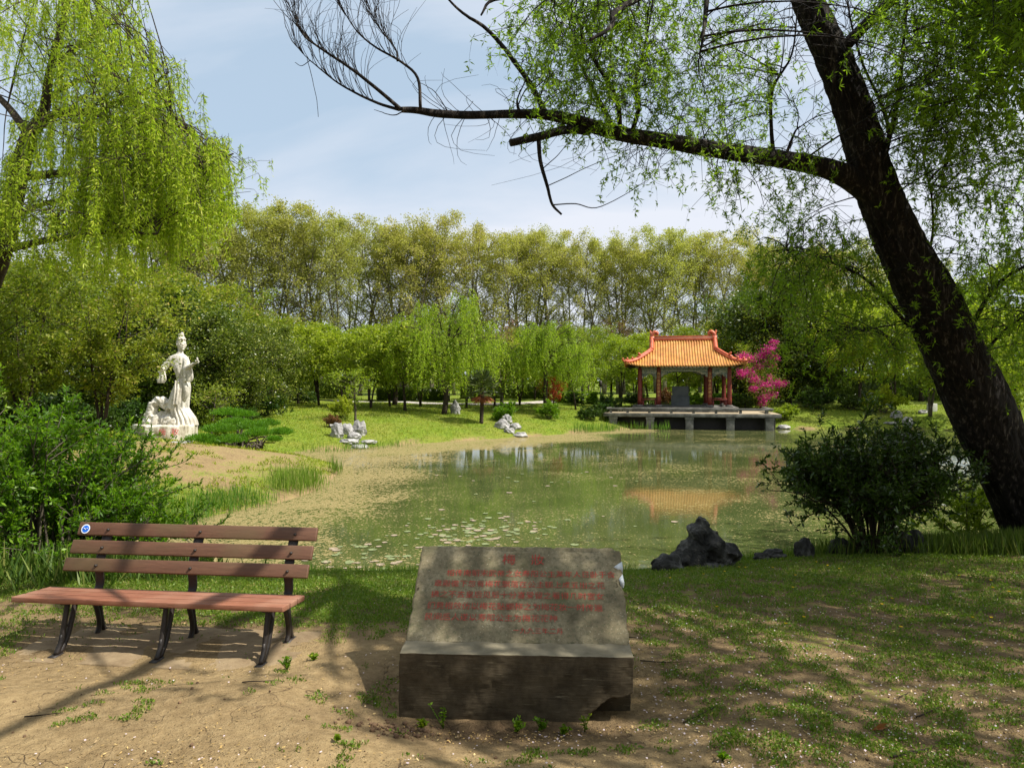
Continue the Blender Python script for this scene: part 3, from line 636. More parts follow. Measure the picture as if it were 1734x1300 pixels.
# ---- statue
def build_statue():
    P = on(275, 27.0); S = thing('statue', 'white stone statue of a robed woman with a tall hair bun holding a blossom', 'statue', (P.x, P.y, P.z - 0.02))
    def loft(acc, secs, n=64, fold=0.0, nf=13, ph=0.0, twist=0.0):
        secs = np.array(secs, dtype=float); sm = smooth_path(secs, 6); th = np.arange(n) * 2 * math.pi / n; V = []
        for (z, cx, cy_, rx, ry, fa) in sm:
            m = 1 + fa * (np.abs(np.sin(th * nf / 2 + ph + twist * z)) - .5)
            V.append(np.stack([cx + rx * m * np.cos(th), cy_ + ry * m * np.sin(th), np.full(n, z)], -1))
        k = len(V); i = np.arange(k - 1)[:, None] * n; j = np.arange(n)[None, :]
        acc.add(np.concatenate(V + [[[sm[0][1], sm[0][2], sm[0][0]], [sm[-1][1], sm[-1][2], sm[-1][0]]]]), np.stack([i + j, i + (j + 1) % n, i + n + (j + 1) % n, i + n + j], -1).reshape(-1, 4),
                np.concatenate([np.stack([np.full(n, k * n), (np.arange(n) + 1) % n, np.arange(n)], -1), np.stack([np.full(n, k * n + 1), (k - 1) * n + np.arange(n), (k - 1) * n + (np.arange(n) + 1) % n], -1)]))
    a = Acc()
    # lower skirt, overskirt, torso  (z, cx, cy, rx, ry, fold)
    loft(a, [(.50, .86, 0, .46, .42, .16), (.75, .82, 0, .42, .38, .18), (1.0, .72, 0, .36, .34, .16), (1.22, .63, 0, .31, .30, .1)], fold=1, nf=17, twist=.8)
    loft(a, [(1.13, .59, 0, .37, .34, .14), (1.4, .63, 0, .36, .33, .15), (1.75, .70, 0, .33, .30, .13), (2.0, .76, 0, .29, .27, .10), (2.25, .77, 0, .22, .20, .05)], nf=15, ph=.4, twist=.5)
    loft(a, [(2.2, .77, 0, .215, .19, .03), (2.45, .75, 0, .24, .20, .06), (2.75, .66, 0, .29, .21, .07), (2.98, .62, 0, .33, .20, .05), (3.12, .62, 0, .30, .17, .02), (3.22, .66, 0, .14, .12, 0), (3.36, .70, 0, .085, .085, 0), (3.48, .71, 0, .085, .085, 0)], nf=9)
    def ball(c, r, m=(1, 1, 1)):
        bm = bmesh.new(); bmesh.ops.create_icosphere(bm, subdivisions=3, radius=r)
        V = np.array([v.co[:] for v in bm.verts]) * np.array(m) + np.array(c); Fc = np.array([[v.index for v in f.verts] for f in bm.faces]); bm.free(); a.add(V, Fc)
    f = np.array([.72, -.69, 0])                                     # the way the face looks
    s_ = np.array([.69, .72, 0]); h = np.array([.73, 0, 3.55])
    ball(h, .165, (1, 1, 1.22)); ball(h + f * .045 + [0, 0, -.10], .105, (1, 1, .9)); ball(h + f * .165 + [0, 0, -.01], .022, (1, 1, 2.2))
    ball(h + f * .15 + [0, 0, -.085], .03, (1.2, 1.2, .5)); ball(h + f * .12 + [0, 0, -.165], .045)
    for sg in (-1, 1): ball(h + s_ * sg * .16 - f * .01, .035, (1, 1, 1.7)); ball(h + f * .135 + s_ * sg * .06 + [0, 0, .05], .026, (1.5, 1.5, .6))
    # hair: cap, side rolls and a tall coiled bun with ornaments
    ball(h - f * .045 + [0, 0, .075], .178, (1, 1, 1.0)); ball(h + [-.01, 0, .25], .125, (1.1, 1, .8)); ball(h + [-.02, 0, .36], .10, (1.1, 1, .9)); ball(h + [.03, -.02, .42], .06)
    for k in range(7):
        an = k * .9; ball(h + [.13 * math.cos(an), .12 * math.sin(an), .21], .04)
    ball(h - f * .13 + [0, 0, -.12], .09, (1, 1, 1.8))
    # upper arms, forearms, hanging sleeves
    def limb(pts): P_ = smooth_path(np.array(pts, dtype=float), 5); a.tube(P_[:, :3], P_[:, 3], 14)
    limb([(.86, -.02, 3.05, .13), (.97, -.10, 2.82, .125), (.98, -.18, 2.62, .12), (1.12, -.28, 2.68, .10), (1.30, -.34, 2.80, .065), (1.37, -.36, 2.83, .05)])
    limb([(.40, -.02, 3.05, .13), (.25, -.08, 2.85, .13), (.12, -.14, 2.66, .12), (.10, -.28, 2.62, .09), (.16, -.42, 2.68, .055)])
    for cx, cy_, z1, z0, w0, w1 in ((1.10, -.27, 2.72, 2.15, .13, .17), (.07, -.2, 2.66, 2.1, .11, .15)):
        loft(a, [(z0, cx - .02, cy_, w1 * .75, .05, .5), (z0 + .12, cx, cy_, w1, .06, .45), ((z0 + z1) / 2, cx, cy_, w1, .065, .3), (z1, cx, cy_, w0, .06, .1)], nf=7)
    # hands: palm, four fingers, thumb
    for hx, hy, hz, dx_ in ((1.41, -.37, 2.84, 1), (.19, -.48, 2.70, .3)):
        ball((hx, hy, hz), .05, (1.3, .9, .7))
        for k in range(4):
            o0 = (k - 1.5) * .026; ln = (.09, .105, .1, .08)[k]
            a.tube(smooth_path(np.array([(hx + .03 * dx_, hy + o0 * (1 if dx_ == 1 else .3), hz), (hx + (.03 + ln * .6) * dx_, hy + o0, hz + .022), (hx + (.03 + ln) * dx_, hy + o0, hz + .0)]), 3), .014, 8)
        a.tube([(hx, hy - .03, hz + .01), (hx + .03, hy - .05, hz + .045), (hx + .06, hy - .045, hz + .075)], [.018, .016, .012], 8)
    # sash ends and a roll of cloth at the hip
    limb([(.93, -.2, 2.2, .05), (1.0, -.22, 1.95, .09), (1.0, -.2, 1.7, .10), (.92, -.2, 1.45, .06)])
    for x in (.62, .72): limb([(x, -.24, 2.2, .03), (x + .02, -.34, 1.8, .035), (x - .02, -.38, 1.3, .04)])
    body = remesh(a.mesh('b', M['marble']), 0.0145, 'figure'); roughen(body, .005, 11, .004, 40, 2)
    part('figure', body, S)
    # blossom twig in the hand
    a = Acc(); a.tube([(1.40, -.40, 2.78), (1.47, -.42, 2.92), (1.52, -.42, 3.0)], .012, 6)
    for c in ((1.52, -.42, 2.97), (1.56, -.43, 2.90), (1.46, -.42, 2.93), (1.50, -.4, 3.03)): ball(c, .035)
    part('blossom_twig', a.mesh('blossom_twig', M['marble'], True), S)
    # pierced rock beside the robe
    a = Acc(); rng = np.random.default_rng(5)
    limb([(.30, .05, 1.12, .20), (.12, 0, 1.32, .19), (-.10, 0, 1.42, .18), (-.32, 0, 1.28, .17), (-.40, 0, 1.0, .19), (-.46, 0, .75, .24), (-.5, 0, .55, .24)])
    for c, r in (((-.2, .0, .62), .30), ((.1, 0, .62), .30), ((.35, -.1, .65), .28), ((-.05, .05, .85), .18), ((.55, -.25, .6), .22), ((.2, .1, .95), .16), ((-.5, -.05, .56), .20)): ball(c, r)
    rk = remesh(a.mesh('b', M['marble']), 0.03, 'pierced_rock'); roughen(rk, .06, 4.5, .03, 11, 1, True)
    part('pierced_rock', rk, S)
    pts = [(-1.22, .15), (-.16, -1.0), (.55, -.92), (.9, -.80), (1.15, -.58), (1.29, -.25), (1.28, .15), (1.1, .55), (.7, .8), (-.5, .95)]
    n = len(pts); a = Acc(); V = [(x, y, -.15) for x, y in pts] + [(x, y, .535) for x, y in pts]; j = np.arange(n)
    a.add(V, np.stack([j, (j + 1) % n, (j + 1) % n + n, j + n], -1), [list(range(n, 2 * n))], [list(range(n))[::-1]])
    pd = remesh(a.mesh('b', M['pedestal']), 0.03, 'pedestal'); roughen(pd, .015, 6, .006, 20)
    pdo = part('pedestal', pd, S)
    for ch, x, y, an in (('梅', .46, -.952, .08), ('妝', .875, -.84, .36)):
        o = part('inscription', text_mesh('inscription', [(ch, -.13, 0, .27)], M['redletter']), pdo); o.location = (x, y, .30); o.rotation_euler = (R_(90), 0, an)
M['redletter'] = paint_mat('red letter paint', (0.55, 0.05, 0.05), (0.6, 0.3, 0.25), .5, .7, 14)
build_statue()

# ------------------------------------------------------------------ pavilion, terrace, stele
M['tile'] = None
def tile_mat():
    m, n, l = new_mat('amber glazed tile'); v = obj_vec(n, l)
    c = ramp(n, l, nse(n, l, 1.6, 4, 0.6, v), [(0.3, (0.32, 0.13, 0.028)), (0.5, (0.46, 0.215, 0.045)), (0.7, (0.56, 0.30, 0.09))])
    w = n.new('ShaderNodeTexVoronoi'); w.inputs['Scale'].default_value = 5.5; l.new(v, w.inputs[0])
    c = mixc(n, l, 0.12, c, mixc(n, l, 0.0, w.outputs['Color'], (0, 0, 0)), 'SOFT_LIGHT')
    c = mixc(n, l, ramp(n, l, nse(n, l, 5, 6, 0.7, v), [(0.58, 0.0), (0.75, 0.6)]), c, (0.22, 0.10, 0.04))
    return finish(m, n, l, c, 0.35, None, spec=0.5)
M['tile'] = tile_mat()
M['ridge'] = rough_mat('terracotta ridge glaze', [(0.3, (0.28, 0.05, 0.02)), (0.55, (0.52, 0.11, 0.045)), (0.7, (0.6, 0.2, 0.07))], 5, 5, 0.5, 20, 0.3, 0.01, spec=0.5)
M['column'] = rough_mat('dark red lacquer', [(0.3, (0.09, 0.012, 0.009)), (0.7, (0.20, 0.034, 0.02))], 4, 4, 0.5, 20, 0.1, 0.005, spec=0.4)
M['beam'] = rough_mat('painted grey green beams', [(0.38, (0.06, 0.10, 0.10)), (0.5, (0.20, 0.23, 0.20)), (0.62, (0.36, 0.34, 0.27))], 9, 3, 0.7, 20, 0.2, 0.01)
M['beamline'] = rough_mat('pale beam outline', [(0.3, (0.4, 0.42, 0.38)), (0.7, (0.55, 0.55, 0.48))])
M['darkwood'] = rough_mat('dark rafter wood', [(0.3, (0.03, 0.02, 0.015)), (0.7, (0.07, 0.045, 0.03))])
M['gold'] = rough_mat('gold lettering', [(0.3, (0.45, 0.28, 0.08)), (0.7, (0.6, 0.4, 0.14))])
M['terrace'] = rough_mat('grey terrace stone', [(0.3, (0.055, 0.053, 0.047)), (0.5, (0.13, 0.125, 0.11)), (0.7, (0.26, 0.25, 0.225))], 2.2, 7, 0.85, 20, 0.4, 0.02)
M['terracefloor'] = rough_mat('tan terrace paving', [(0.3, (0.28, 0.22, 0.135)), (0.7, (0.40, 0.33, 0.22))], 2.2, 7, 0.85, 20, 0.4, 0.02)
M['stele'] = rough_mat('blue grey stele stone', [(0.3, (0.085, 0.095, 0.095)), (0.7, (0.15, 0.165, 0.16))], 2.2, 7, 0.8, 20, 0.4, 0.02)
RZ = -R_(11)
ux, wx_ = np.array([math.cos(RZ), math.sin(RZ)]), np.array([-math.sin(RZ), math.cos(RZ)])
pc = np.array([291.5 / F * 46.5, 46.5]) + wx_ * 1.8
def build_pavilion():
    T = thing('pavilion', 'open Chinese pavilion with amber tiled hip and gable roof on red columns', 'pavilion', (pc[0], pc[1], 1.02), RZ)
    part('plinth', bevel_box('plinth', [((0, 0, .155), (6.7, 4.9, .33))], M['terrace'], .02), T)
    cols = [(x, y) for y in (-1.8, 1.8) for x in (-2.85, -1.63, 1.63, 2.85)]
    FZ = .33
    for i_, (x, y) in enumerate(cols):
        a = Acc(); P = np.array([(x, y, z) for z in np.linspace(FZ + .12, 3.1, 8)]); a.tube(P, np.linspace(.155, .135, 8), 16)
        c = part('column', a.mesh('column', M['column'], True), T)
        a = Acc(); a.tube([(x, y, FZ - .01), (x, y, FZ + .06), (x, y, FZ + .12)], [.24, .25, .19], 16)
        part('column_base', a.mesh('column_base', M['terrace'], True), c)
        if y < 0 and abs(x) < 2:
            g = text_mesh('couplet', [(ch, -.11, 2.38 - .24 * k, .2) for k, ch in enumerate('梅花香自苦寒来' if x < 0 else '宝剑锋从磨砺出')], M['gold'])
            o = part('couplet', g, c); o.rotation_euler = (R_(90), 0, 0); o.location = (x, y - .17, .1)
    # beams with pale outlines, and carved corner brackets
    def beam(x0, x1, y0, y1, z0, z1, w):
        if abs(x1 - x0) > abs(y1 - y0): c_, sz = ((x0 + x1) / 2, y0, (z0 + z1) / 2), (abs(x1 - x0), w, z1 - z0)
        else: c_, sz = (x0, (y0 + y1) / 2, (z0 + z1) / 2), (w, abs(y1 - y0), z1 - z0)
        bm_ = part('beam', bevel_box('beam', [(c_, sz)], M['beam'], .01), T)
        if sz[0] > sz[1]:
            a = Acc(); sg = -1 if y0 < 0 else 1
            for zz in (z0 + .05, z1 - .05): a.box((c_[0], c_[1] + sg * (w / 2 + .004), zz), (sz[0] - .12, .012, .025))
            for xx in np.linspace(c_[0] - sz[0] / 2 + .1, c_[0] + sz[0] / 2 - .1, max(2, int(sz[0] / .55))): a.box((xx, c_[1] + sg * (w / 2 + .004), (z0 + z1) / 2), (.025, .012, z1 - z0 - .12))
            part('painted_frame', a.mesh('painted_frame', M['beamline']), bm_)
    for y in (-1.8, 1.8):
        beam(-3.15, 3.15, y, y, 2.84, 3.14, .2)
        for x0, x1, zz in ((-2.72, -1.76, 2.50), (-1.50, 1.50, 2.62), (1.76, 2.72, 2.50)): beam(x0, x1, y, y, zz, 2.82, .14)
    for x in (-2.85, 2.85): beam(x, x, -1.66, 1.66, 2.60, 3.12, .16)
    for x in (-1.63, 1.63): beam(x, x, -1.66, 1.66, 2.86, 3.10, .16)
    for y in (-1.8, 1.8):
        for x in (-2.85, -1.63, 1.63, 2.85):
            for sg in (-1, 1):
                if abs(x + sg) > 3.2: continue
                big = (abs(x) < 2 and sg * x < 0); w = .75 if big else .42; zt = 2.62 if big else 2.50; x0 = x + sg * .14
                pl = [(x0, zt), (x0 + sg * w, zt), (x0 + sg * w * .95, zt - .07), (x0 + sg * w * .62, zt - .10), (x0 + sg * w * .55, zt - .19), (x0 + sg * w * .25, zt - .21), (x0 + sg * w * .18, zt - .33), (x0, zt - .36)]
                if sg > 0: pl = pl[::-1]
                a = Acc(); prism(a, pl, y - .05, y + .05); part('bracket', a.mesh('bracket', M['beam']), T)
    for x0, x1, y0, y1 in ((-2.7, -1.78, 1.8, 1.8), (1.78, 2.7, 1.8, 1.8), (-2.85, -2.85, -1.6, 1.6), (2.85, 2.85, -1.6, 1.6), (-2.7, -1.78, -1.8, -1.8), (1.78, 2.7, -1.8, -1.8)):
        hx, hy = max(.3, abs(x1 - x0)), max(.3, abs(y1 - y0)); bx = []
        bx.append((((x0 + x1) / 2, (y0 + y1) / 2, FZ + .46), (hx, hy, .06)))
        nn_ = max(2, int(max(hx, hy) / .45))
        for t in np.linspace(.06, .94, nn_): bx.append(((x0 + (x1 - x0) * t, y0 + (y1 - y0) * t, FZ + .225), (.1, .1, .40)))
        part('seat_rail', bevel_box('seat_rail', bx, M['column'], .006, 1), T)
    # roof -------------------------------------------------------------
    E0, E1, HW, RW, V0 = 2.98, 4.78, 3.80, 2.08, .34        # eave height, ridge height, half width, ridge half width, hip start
    DY = 2.75
    def zprof(v): return E0 + (E1 - E0) * ((1 - v) ** 1.42) * .94 + (E1 - E0) * .06 * (1 - v)
    def hw(v): return RW if v < V0 else RW + (HW - RW) * ((v - V0) / (1 - V0)) ** 1.0
    def lift(x, v): return .20 * np.clip((np.abs(x) - 2.3) / 1.5, 0, 1) ** 2 * np.clip((v - .3) / .7, 0, 1)
    PT = .172
    def cor(x): ph = (x / PT) % 1.0; return .080 * np.sqrt(np.maximum(0, 1 - ((ph - .5) / .30) ** 2)) * (np.abs(ph - .5) < .30)
    main = Acc()
    for sg in (-1, 1):
        X = np.arange(-HW, HW + .001, PT / 10); Vv = np.linspace(0, 1, 26)
        XX, VV = np.meshgrid(X, Vv); Z = np.vectorize(zprof)(VV) + cor(XX) + lift(XX, VV) + .010 * ((VV * 13) % 1.0)
        Y = sg * DY * VV * (1 + .03 * np.clip((np.abs(XX) - 2.5) / 1.3, 0, 1) * VV)
        ok = np.abs(XX) <= np.vectorize(hw)(VV) + .03
        i = np.arange(len(Vv) - 1)[:, None] * len(X) + np.arange(len(X) - 1)[None, :]
        Qd = np.stack([i, i + 1, i + len(X) + 1, i + len(X)], -1).reshape(-1, 4); okf = ok.ravel()[Qd].sum(1) >= 3
        main.add(np.stack([XX, Y, Z], -1), Qd[okf])
        # side skirts
        Yc = np.arange(-DY, DY + .001, PT / 10); Uu = np.linspace(V0, 1, 18); YY, UU = np.meshgrid(Yc, Uu)
        Xs = sg * (RW + (HW - RW) * (UU - V0) / (1 - V0)); Zs = np.vectorize(zprof)(UU) + cor(YY) + lift(np.abs(Xs) * np.clip(np.abs(YY) / DY, 0, 1), UU)
        ok = np.abs(YY) <= DY * UU + .03; i = np.arange(len(Uu) - 1)[:, None] * len(Yc) + np.arange(len(Yc) - 1)[None, :]
        Qd = np.stack([i, i + 1, i + len(Yc) + 1, i + len(Yc)], -1).reshape(-1, 4); okf = ok.ravel()[Qd].sum(1) >= 3
        main.add(np.stack([Xs, YY, Zs], -1), Qd[okf])
    rf = part('roof', main.mesh('roof', M['tile'], True), T)
    # round tile ends and drip line along the eaves
    a = Acc()
    for sg in (-1, 1):
        for x in np.arange(-HW + PT / 2, HW, PT):
            xq = (math.floor(x / PT) + .5) * PT; z = E0 + .02 + float(lift(np.array([xq]), np.array([1.0]))[0])
            a.tube([(xq, sg * (DY - .03), z), (xq, sg * (DY + .05), z - .015)], .062, 10)
            a.box((xq + PT / 2, sg * (DY + .01), z - .05), (.09, .03, .07))
        for y in np.arange(-DY + PT / 2, DY, PT):
            yq = (math.floor(y / PT) + .5) * PT; z = E0 + .02 + float(lift(np.array([HW * abs(yq) / DY]), np.array([1.0]))[0])
            a.tube([(sg * (HW - .03), yq, z), (sg * (HW + .05), yq, z - .015)], .062, 10)
    part('eave_tile', a.mesh('eave_tile', M['tile'], True), rf)
    # dark soffit with rafters
    a = Acc()
    a.add([(-HW + .1, -DY + .1, E0 - .06), (HW - .1, -DY + .1, E0 - .06), (HW - .1, DY - .1, E0 - .06), (-HW + .1, DY - .1, E0 - .06),
           (-2.6, -1.5, 3.3), (2.6, -1.5, 3.3), (2.6, 1.5, 3.3), (-2.6, 1.5, 3.3), (-2.0, -.6, 3.9), (2.0, -.6, 3.9), (2.0, .6, 3.9), (-2.0, .6, 3.9)],
          [[0, 1, 5, 4], [1, 2, 6, 5], [2, 3, 7, 6], [3, 0, 4, 7], [4, 5, 9, 8], [5, 6, 10, 9], [6, 7, 11, 10], [7, 4, 8, 11], [8, 9, 10, 11]])
    for x in np.arange(-3.5, 3.6, .25):
        for sg in (-1, 1): a.tube([(x, sg * 1.7, 3.12), (x, sg * (DY - .12), E0 - .10 + float(lift(np.array([x]), np.array([1.]))[0]))], .035, 6)
    part('soffit', a.mesh('soffit', M['darkwood']), T)
    # gable faces
    for sg in (-1, 1):
        a = Acc(); pl = [(-DY * V0, zprof(V0))] + [(y, zprof(abs(y) / DY)) for y in np.linspace(-DY * V0, DY * V0, 13)[1:-1]] + [(DY * V0, zprof(V0))]
        prism_x(a, pl, sg * (RW - .18), sg * (RW - .12)); part('gable', a.mesh('gable', M['ridge']), rf)
    # main ridge with mouldings
    rd = part('main_ridge', bevel_box('main_ridge', [((0, 0, E1 + .06), (2 * RW - .1, .26, .16)), ((0, 0, E1 + .17), (2 * RW - .1, .16, .12)), ((0, 0, E1 + .255), (2 * RW - .1, .24, .06))], M['ridge'], .012), rf)
    a = Acc(); a.box((0, 0, E1 + .155), (2 * RW - .12, .29, .025)); part('pale_moulding', a.mesh('pale_moulding', rough_mat('pale moulding', [(0, (.5, .36, .26)), (1, (.62, .45, .33))])), rd)
    for sx in (-1, 1):
        for sy in (-1, 1):
            # vertical ridge from the main ridge down to the hip start, then the hip ridge flaring to the corner
            P = [(sx * RW, sy * DY * v, zprof(v) + .13) for v in np.linspace(0.0, V0, 8)]
            a = Acc(); a.tube(np.array(P), 1.0, 4, True, flat=(.155, .17)); part('vertical_ridge', a.mesh('vertical_ridge', M['ridge']), rf)
            P = []
            for v in np.linspace(V0, 1.0, 12): P.append((sx * (hw(v)), sy * DY * v, zprof(v) + .11 + float(lift(np.array([hw(v)]), np.array([v]))[0])))
            P = np.array(P); a = Acc(); a.tube(P, 1.0, 4, True, flat=(.13, .135)); a.tube(P[:7] + [0, 0, .10], 1.0, 4, True, flat=(.09, .10))
            hp = part('hip_ridge', a.mesh('hip_ridge', M['ridge']), rf)
            e = P[-1]; d = np.array([sx, sy, 0]) / 1.414; a = Acc()
            a.tube(smooth_path(np.array([e, e + d * .12 + [0, 0, .02], e + d * .2 + [0, 0, .12], e + d * .15 + [0, 0, .2]]), 4), .055, 8)
            part('corner_figure', a.mesh('corner_figure', M['ridge'], True), hp)
            for k in range(2): q = P[8 + k * 2]; a = Acc(); a.tube([q + [0, 0, .1], q + [0, 0, .2], q + [0, 0, .27]], [.06, .07, .03], 8); part('ridge_figure', a.mesh('ridge_figure', M['ridge'], True), hp)
            q = P[5]; a = Acc(); a.tube([q + [0, 0, .16], q + d * .05 + [0, 0, .28], q + d * .15 + [0, 0, .33]], [.09, .08, .03], 8)
            part('beast_head', a.mesh('beast_head', M['ridge'], True), hp)
        # ridge end ornament: curled finial with a upright horn
        b = np.array([sx * (RW - .02), 0, E1 + .1]); a = Acc(); tw = np.array([-sx, 0, 0])
        a.tube(smooth_path(np.array([b + [0, 0, -.1], b + [0, 0, .16], b + tw * .06 + [0, 0, .34], b + tw * .22 + [0, 0, .47], b + tw * .36 + [0, 0, .38], b + tw * .32 + [0, 0, .27], b + tw * .22 + [0, 0, .30]]), 5), np.linspace(.16, .05, 31) * (1 + .25 * (np.arange(31) % 2)), 9)
        a.tube(smooth_path(np.array([b + [0, 0, .3], b - tw * .10 + [0, 0, .45], b - tw * .10 + [0, 0, .58]]), 4), np.linspace(.10, .035, 9), 8)
        a.box(b + [0, 0, .02], (.30, .34, .26)); a.tube([b + tw * .2 + [0, 0, .1], b + tw * .4 + [0, 0, .16]], [.1, .05], 8)
        part('ridge_ornament', a.mesh('ridge_ornament', M['ridge'], True), rf)
    # stele inside
    sc = pc - wx_ * .1 - ux * .18
    t2 = thing('stele', 'blue grey stone stele with a stepped base standing inside the pavilion', 'stele', (sc[0], sc[1], 1.34), RZ)
    part('stele_slab', bevel_box('stele_slab', [((0, 0, 1.0), (1.08, .24, .66))], M['stele'], .015), t2)
    part('stele_base', bevel_box('stele_base', [((0, 0, .32), (1.2, .4, .66)), ((0, 0, .655), (1.26, .44, .05))], M['stele'], .015), t2)
build_pavilion()
def build_terrace():
    c0 = np.array([11.05, 44.0]) + wx_ * 3.6
    T = thing('stone_terrace', 'low stone terrace with a balustrade on square piers over the water', 'terrace', (c0[0], c0[1], 0), RZ)
    part('deck', bevel_box('deck', [((0, 0, .89), (10.7, 7.2, .22))], M['terrace'], .02), T)
    part('paving', bevel_box('paving', [((0, 0, 1.004), (10.6, 7.1, .03))], M['terracefloor'], .01), T)
    for x in (-4.75, -2.45, -.05, 2.4, 4.7):
        for y in (-3.3,):
            part('pier', bevel_box('pier', [((x, y, .12), (.48, .48, 1.32)), ((x, y, .70), (.54, .54, .14))], M['terrace'], .02), T)
    a = Acc(); 
    part('shade_panel', bevel_box('shade_panel', [((0, -2.3, .1), (10.4, .3, 1.35))], M['iron'], .02), T)  # near-black panel added so the space under the deck reads as shade
    for x in (-4.9, -3.85, -2.5, -1.15, .2, 1.55, 3.0, 4.5):
        part('baluster', bevel_box('baluster', [((x, -3.38, 1.11), (.16, .14, .19))], M['terrace'], .012), T)
    part('coping', bevel_box('coping', [((-.1, -3.38, 1.27), (9.9, .26, .13))], M['terrace'], .02), T)
    for sx in (-1, 1): part('side_coping', bevel_box('side_coping', [((sx * 4.95 - .1, -1.6, 1.265), (.26, 3.2, .12)), ((sx * 4.95 - .1, -1.6, 1.1), (.14, .16, .2))], M['terrace'], .02), T)
build_terrace()
lp = on(1017, 50); T = thing('lamp_post', 'slender dark garden lamp post left of the pavilion', 'lamp post', lp)
a = Acc(); a.tube([(0, 0, 0), (0, 0, .3), (0, 0, 1.6)], [.06, .045, .04], 8); part('post', a.mesh('post', M['iron']), T)
a = Acc(); a.tube([(0, 0, 1.6), (0, 0, 1.68), (0, 0, 1.95), (0, 0, 2.02)], [.06, .12, .11, .03], 8); part('lamp_head', a.mesh('lamp_head', M['iron']), T)

# ------------------------------------------------------------------ vegetation builders
def bez(a, b, c, k):
    t = np.linspace(0, 1, k)[:, None]; return (1 - t) ** 2 * a + 2 * t * (1 - t) * b + t * t * c
def wiggle(P, rng, amp):
    n = len(P); w = rng.normal(size=(n, 3)) * amp; w[0] = 0; w = np.cumsum(w, 0) * .6
    return P + w * np.linspace(0, 1, n)[:, None]
ENV = {'dome': lambda t: math.sqrt(max(0.02, 1 - (t * 1.0) ** 2.2)) * (0.75 + .25 * min(1, t * 4)), 'ball': lambda t: math.sqrt(max(.04, 1 - (2 * t - 1) ** 2)) * .95 + .05,
       'column': lambda t: (0.78 + .22 * math.sin(t * 3.1)) * (1 if t < .86 else max(.45, 1 - (t - .86) * 3.2)), 'vase': lambda t: .35 + .65 * min(1, t * 1.6) if t < .75 else max(.3, 1 - (t - .75) * 2.2)}
def tree_meshes(name, seed, H, W, c0=.3, r0=.12, n1=22, n2=6, n3=4, up=.5, env='dome', nleaf=9000, leaf=(.14, .07), clump=.16, mats=('bark2', 'lime_leaf'), stems=1, lean=.05, droop=0.0, flat=1.0, thin=0.0, jit=(.72, 1.08)):
    rng = np.random.default_rng(seed); wood, lf = Acc(), Acc(); pts = []
    trunks = []
    for s_ in range(stems):
        az = rng.uniform(0, 6.28); ln = H * (lean + (.16 if stems > 1 else 0)) * rng.uniform(.6, 1.2)
        k = 12; z = np.linspace(0, 1, k); P = np.stack([math.cos(az) * ln * z ** 1.2, math.sin(az) * ln * z ** 1.2, z * H * .93], -1)
        P = wiggle(P, rng, H * .012); rr = r0 * (1 - z * .86) * (1 if stems == 1 else .7); rr[0] *= 1.35
        wood.tube(P, rr, 8); trunks.append((P, rr))
    for i_ in range(n1):
        P, rr = trunks[i_ % stems]; u = c0 + (1 - c0) * ((i_ + rng.uniform(0, 1)) / n1) ** .9 * .97
        q = u * (len(P) - 1); j = min(int(q), len(P) - 2); b = P[j] + (P[j + 1] - P[j]) * (q - j); r1 = np.interp(u, np.linspace(0, 1, len(P)), rr) * .62
        az = i_ * 2.4 + rng.uniform(-.5, .5); t = (u - c0) / (1 - c0); reach = W / 2 * ENV[env](t) * rng.uniform(*jit)
        o = np.array([math.cos(az), math.sin(az), 0]); rise = reach * up * rng.uniform(.6, 1.3) * (1 - .3 * t)
        e = b + o * reach + [0, 0, rise]; e[2] = min(e[2], H * .98); C = b + o * reach * .5 + [0, 0, rise * (.25 if up > .6 else .7)]
        L1 = wiggle(bez(b, C, e, 8), rng, reach * .02); wood.tube(L1, np.linspace(r1, r1 * .22, 8), 5, False)
        for m in range(n2):
            v = rng.uniform(.25, 1); p = L1[min(7, int(v * 7.99))]; l2 = reach * rng.uniform(.25, .5) * (1.15 - v * .5)
            d = o * .7 + rng.normal(size=3) * .75 + [0, 0, up * .6 - droop]; d /= np.linalg.norm(d)
            e2 = p + d * l2; L2 = wiggle(bez(p, p + d * l2 * .5 + [0, 0, l2 * .12], e2 - [0, 0, l2 * droop * .5], 5), rng, l2 * .03)
            wood.tube(L2, np.linspace(r1 * .35, r1 * .1, 5), 4, False); pts.append(L2[2:])
            for w in range(n3):
                p3 = L2[rng.integers(1, 5)]; d3 = d * .6 + rng.normal(size=3) * .8 + [0, 0, .2 - droop]; d3 /= np.linalg.norm(d3); l3 = l2 * rng.uniform(.3, .6)
                L3 = np.array([p3, p3 + d3 * l3 * .5 + [0, 0, .02], p3 + d3 * l3 - [0, 0, droop * l3 * .4]]); wood.tube(L3, np.linspace(r1 * .14, r1 * .05, 3), 3, False); pts.append(L3[1:]); pts.append(L3[2:])
    pts = np.concatenate(pts); pr = 1 - thin * (1 - np.clip(pts[:, 2] / H, 0, 1)) ** .8 * 1.1; pr = np.clip(pr, .04, 1) ** 1.6; c = pts[rng.choice(len(pts), nleaf, p=pr / pr.sum())]
    g = rng.normal(size=(nleaf, 3)) * clump; g[:, 2] *= .7 * flat
    D = rnd_dir(rng, nleaf, -.2 - droop, .7)
    leaves(lf, c + g, D, leaf[0] * rng.uniform(.6, 1.3, nleaf), leaf[1] * rng.uniform(.7, 1.2, nleaf), rng)
    return wood.mesh('trunk', M[mats[0]], True), lf.mesh('crown', M[mats[1]])
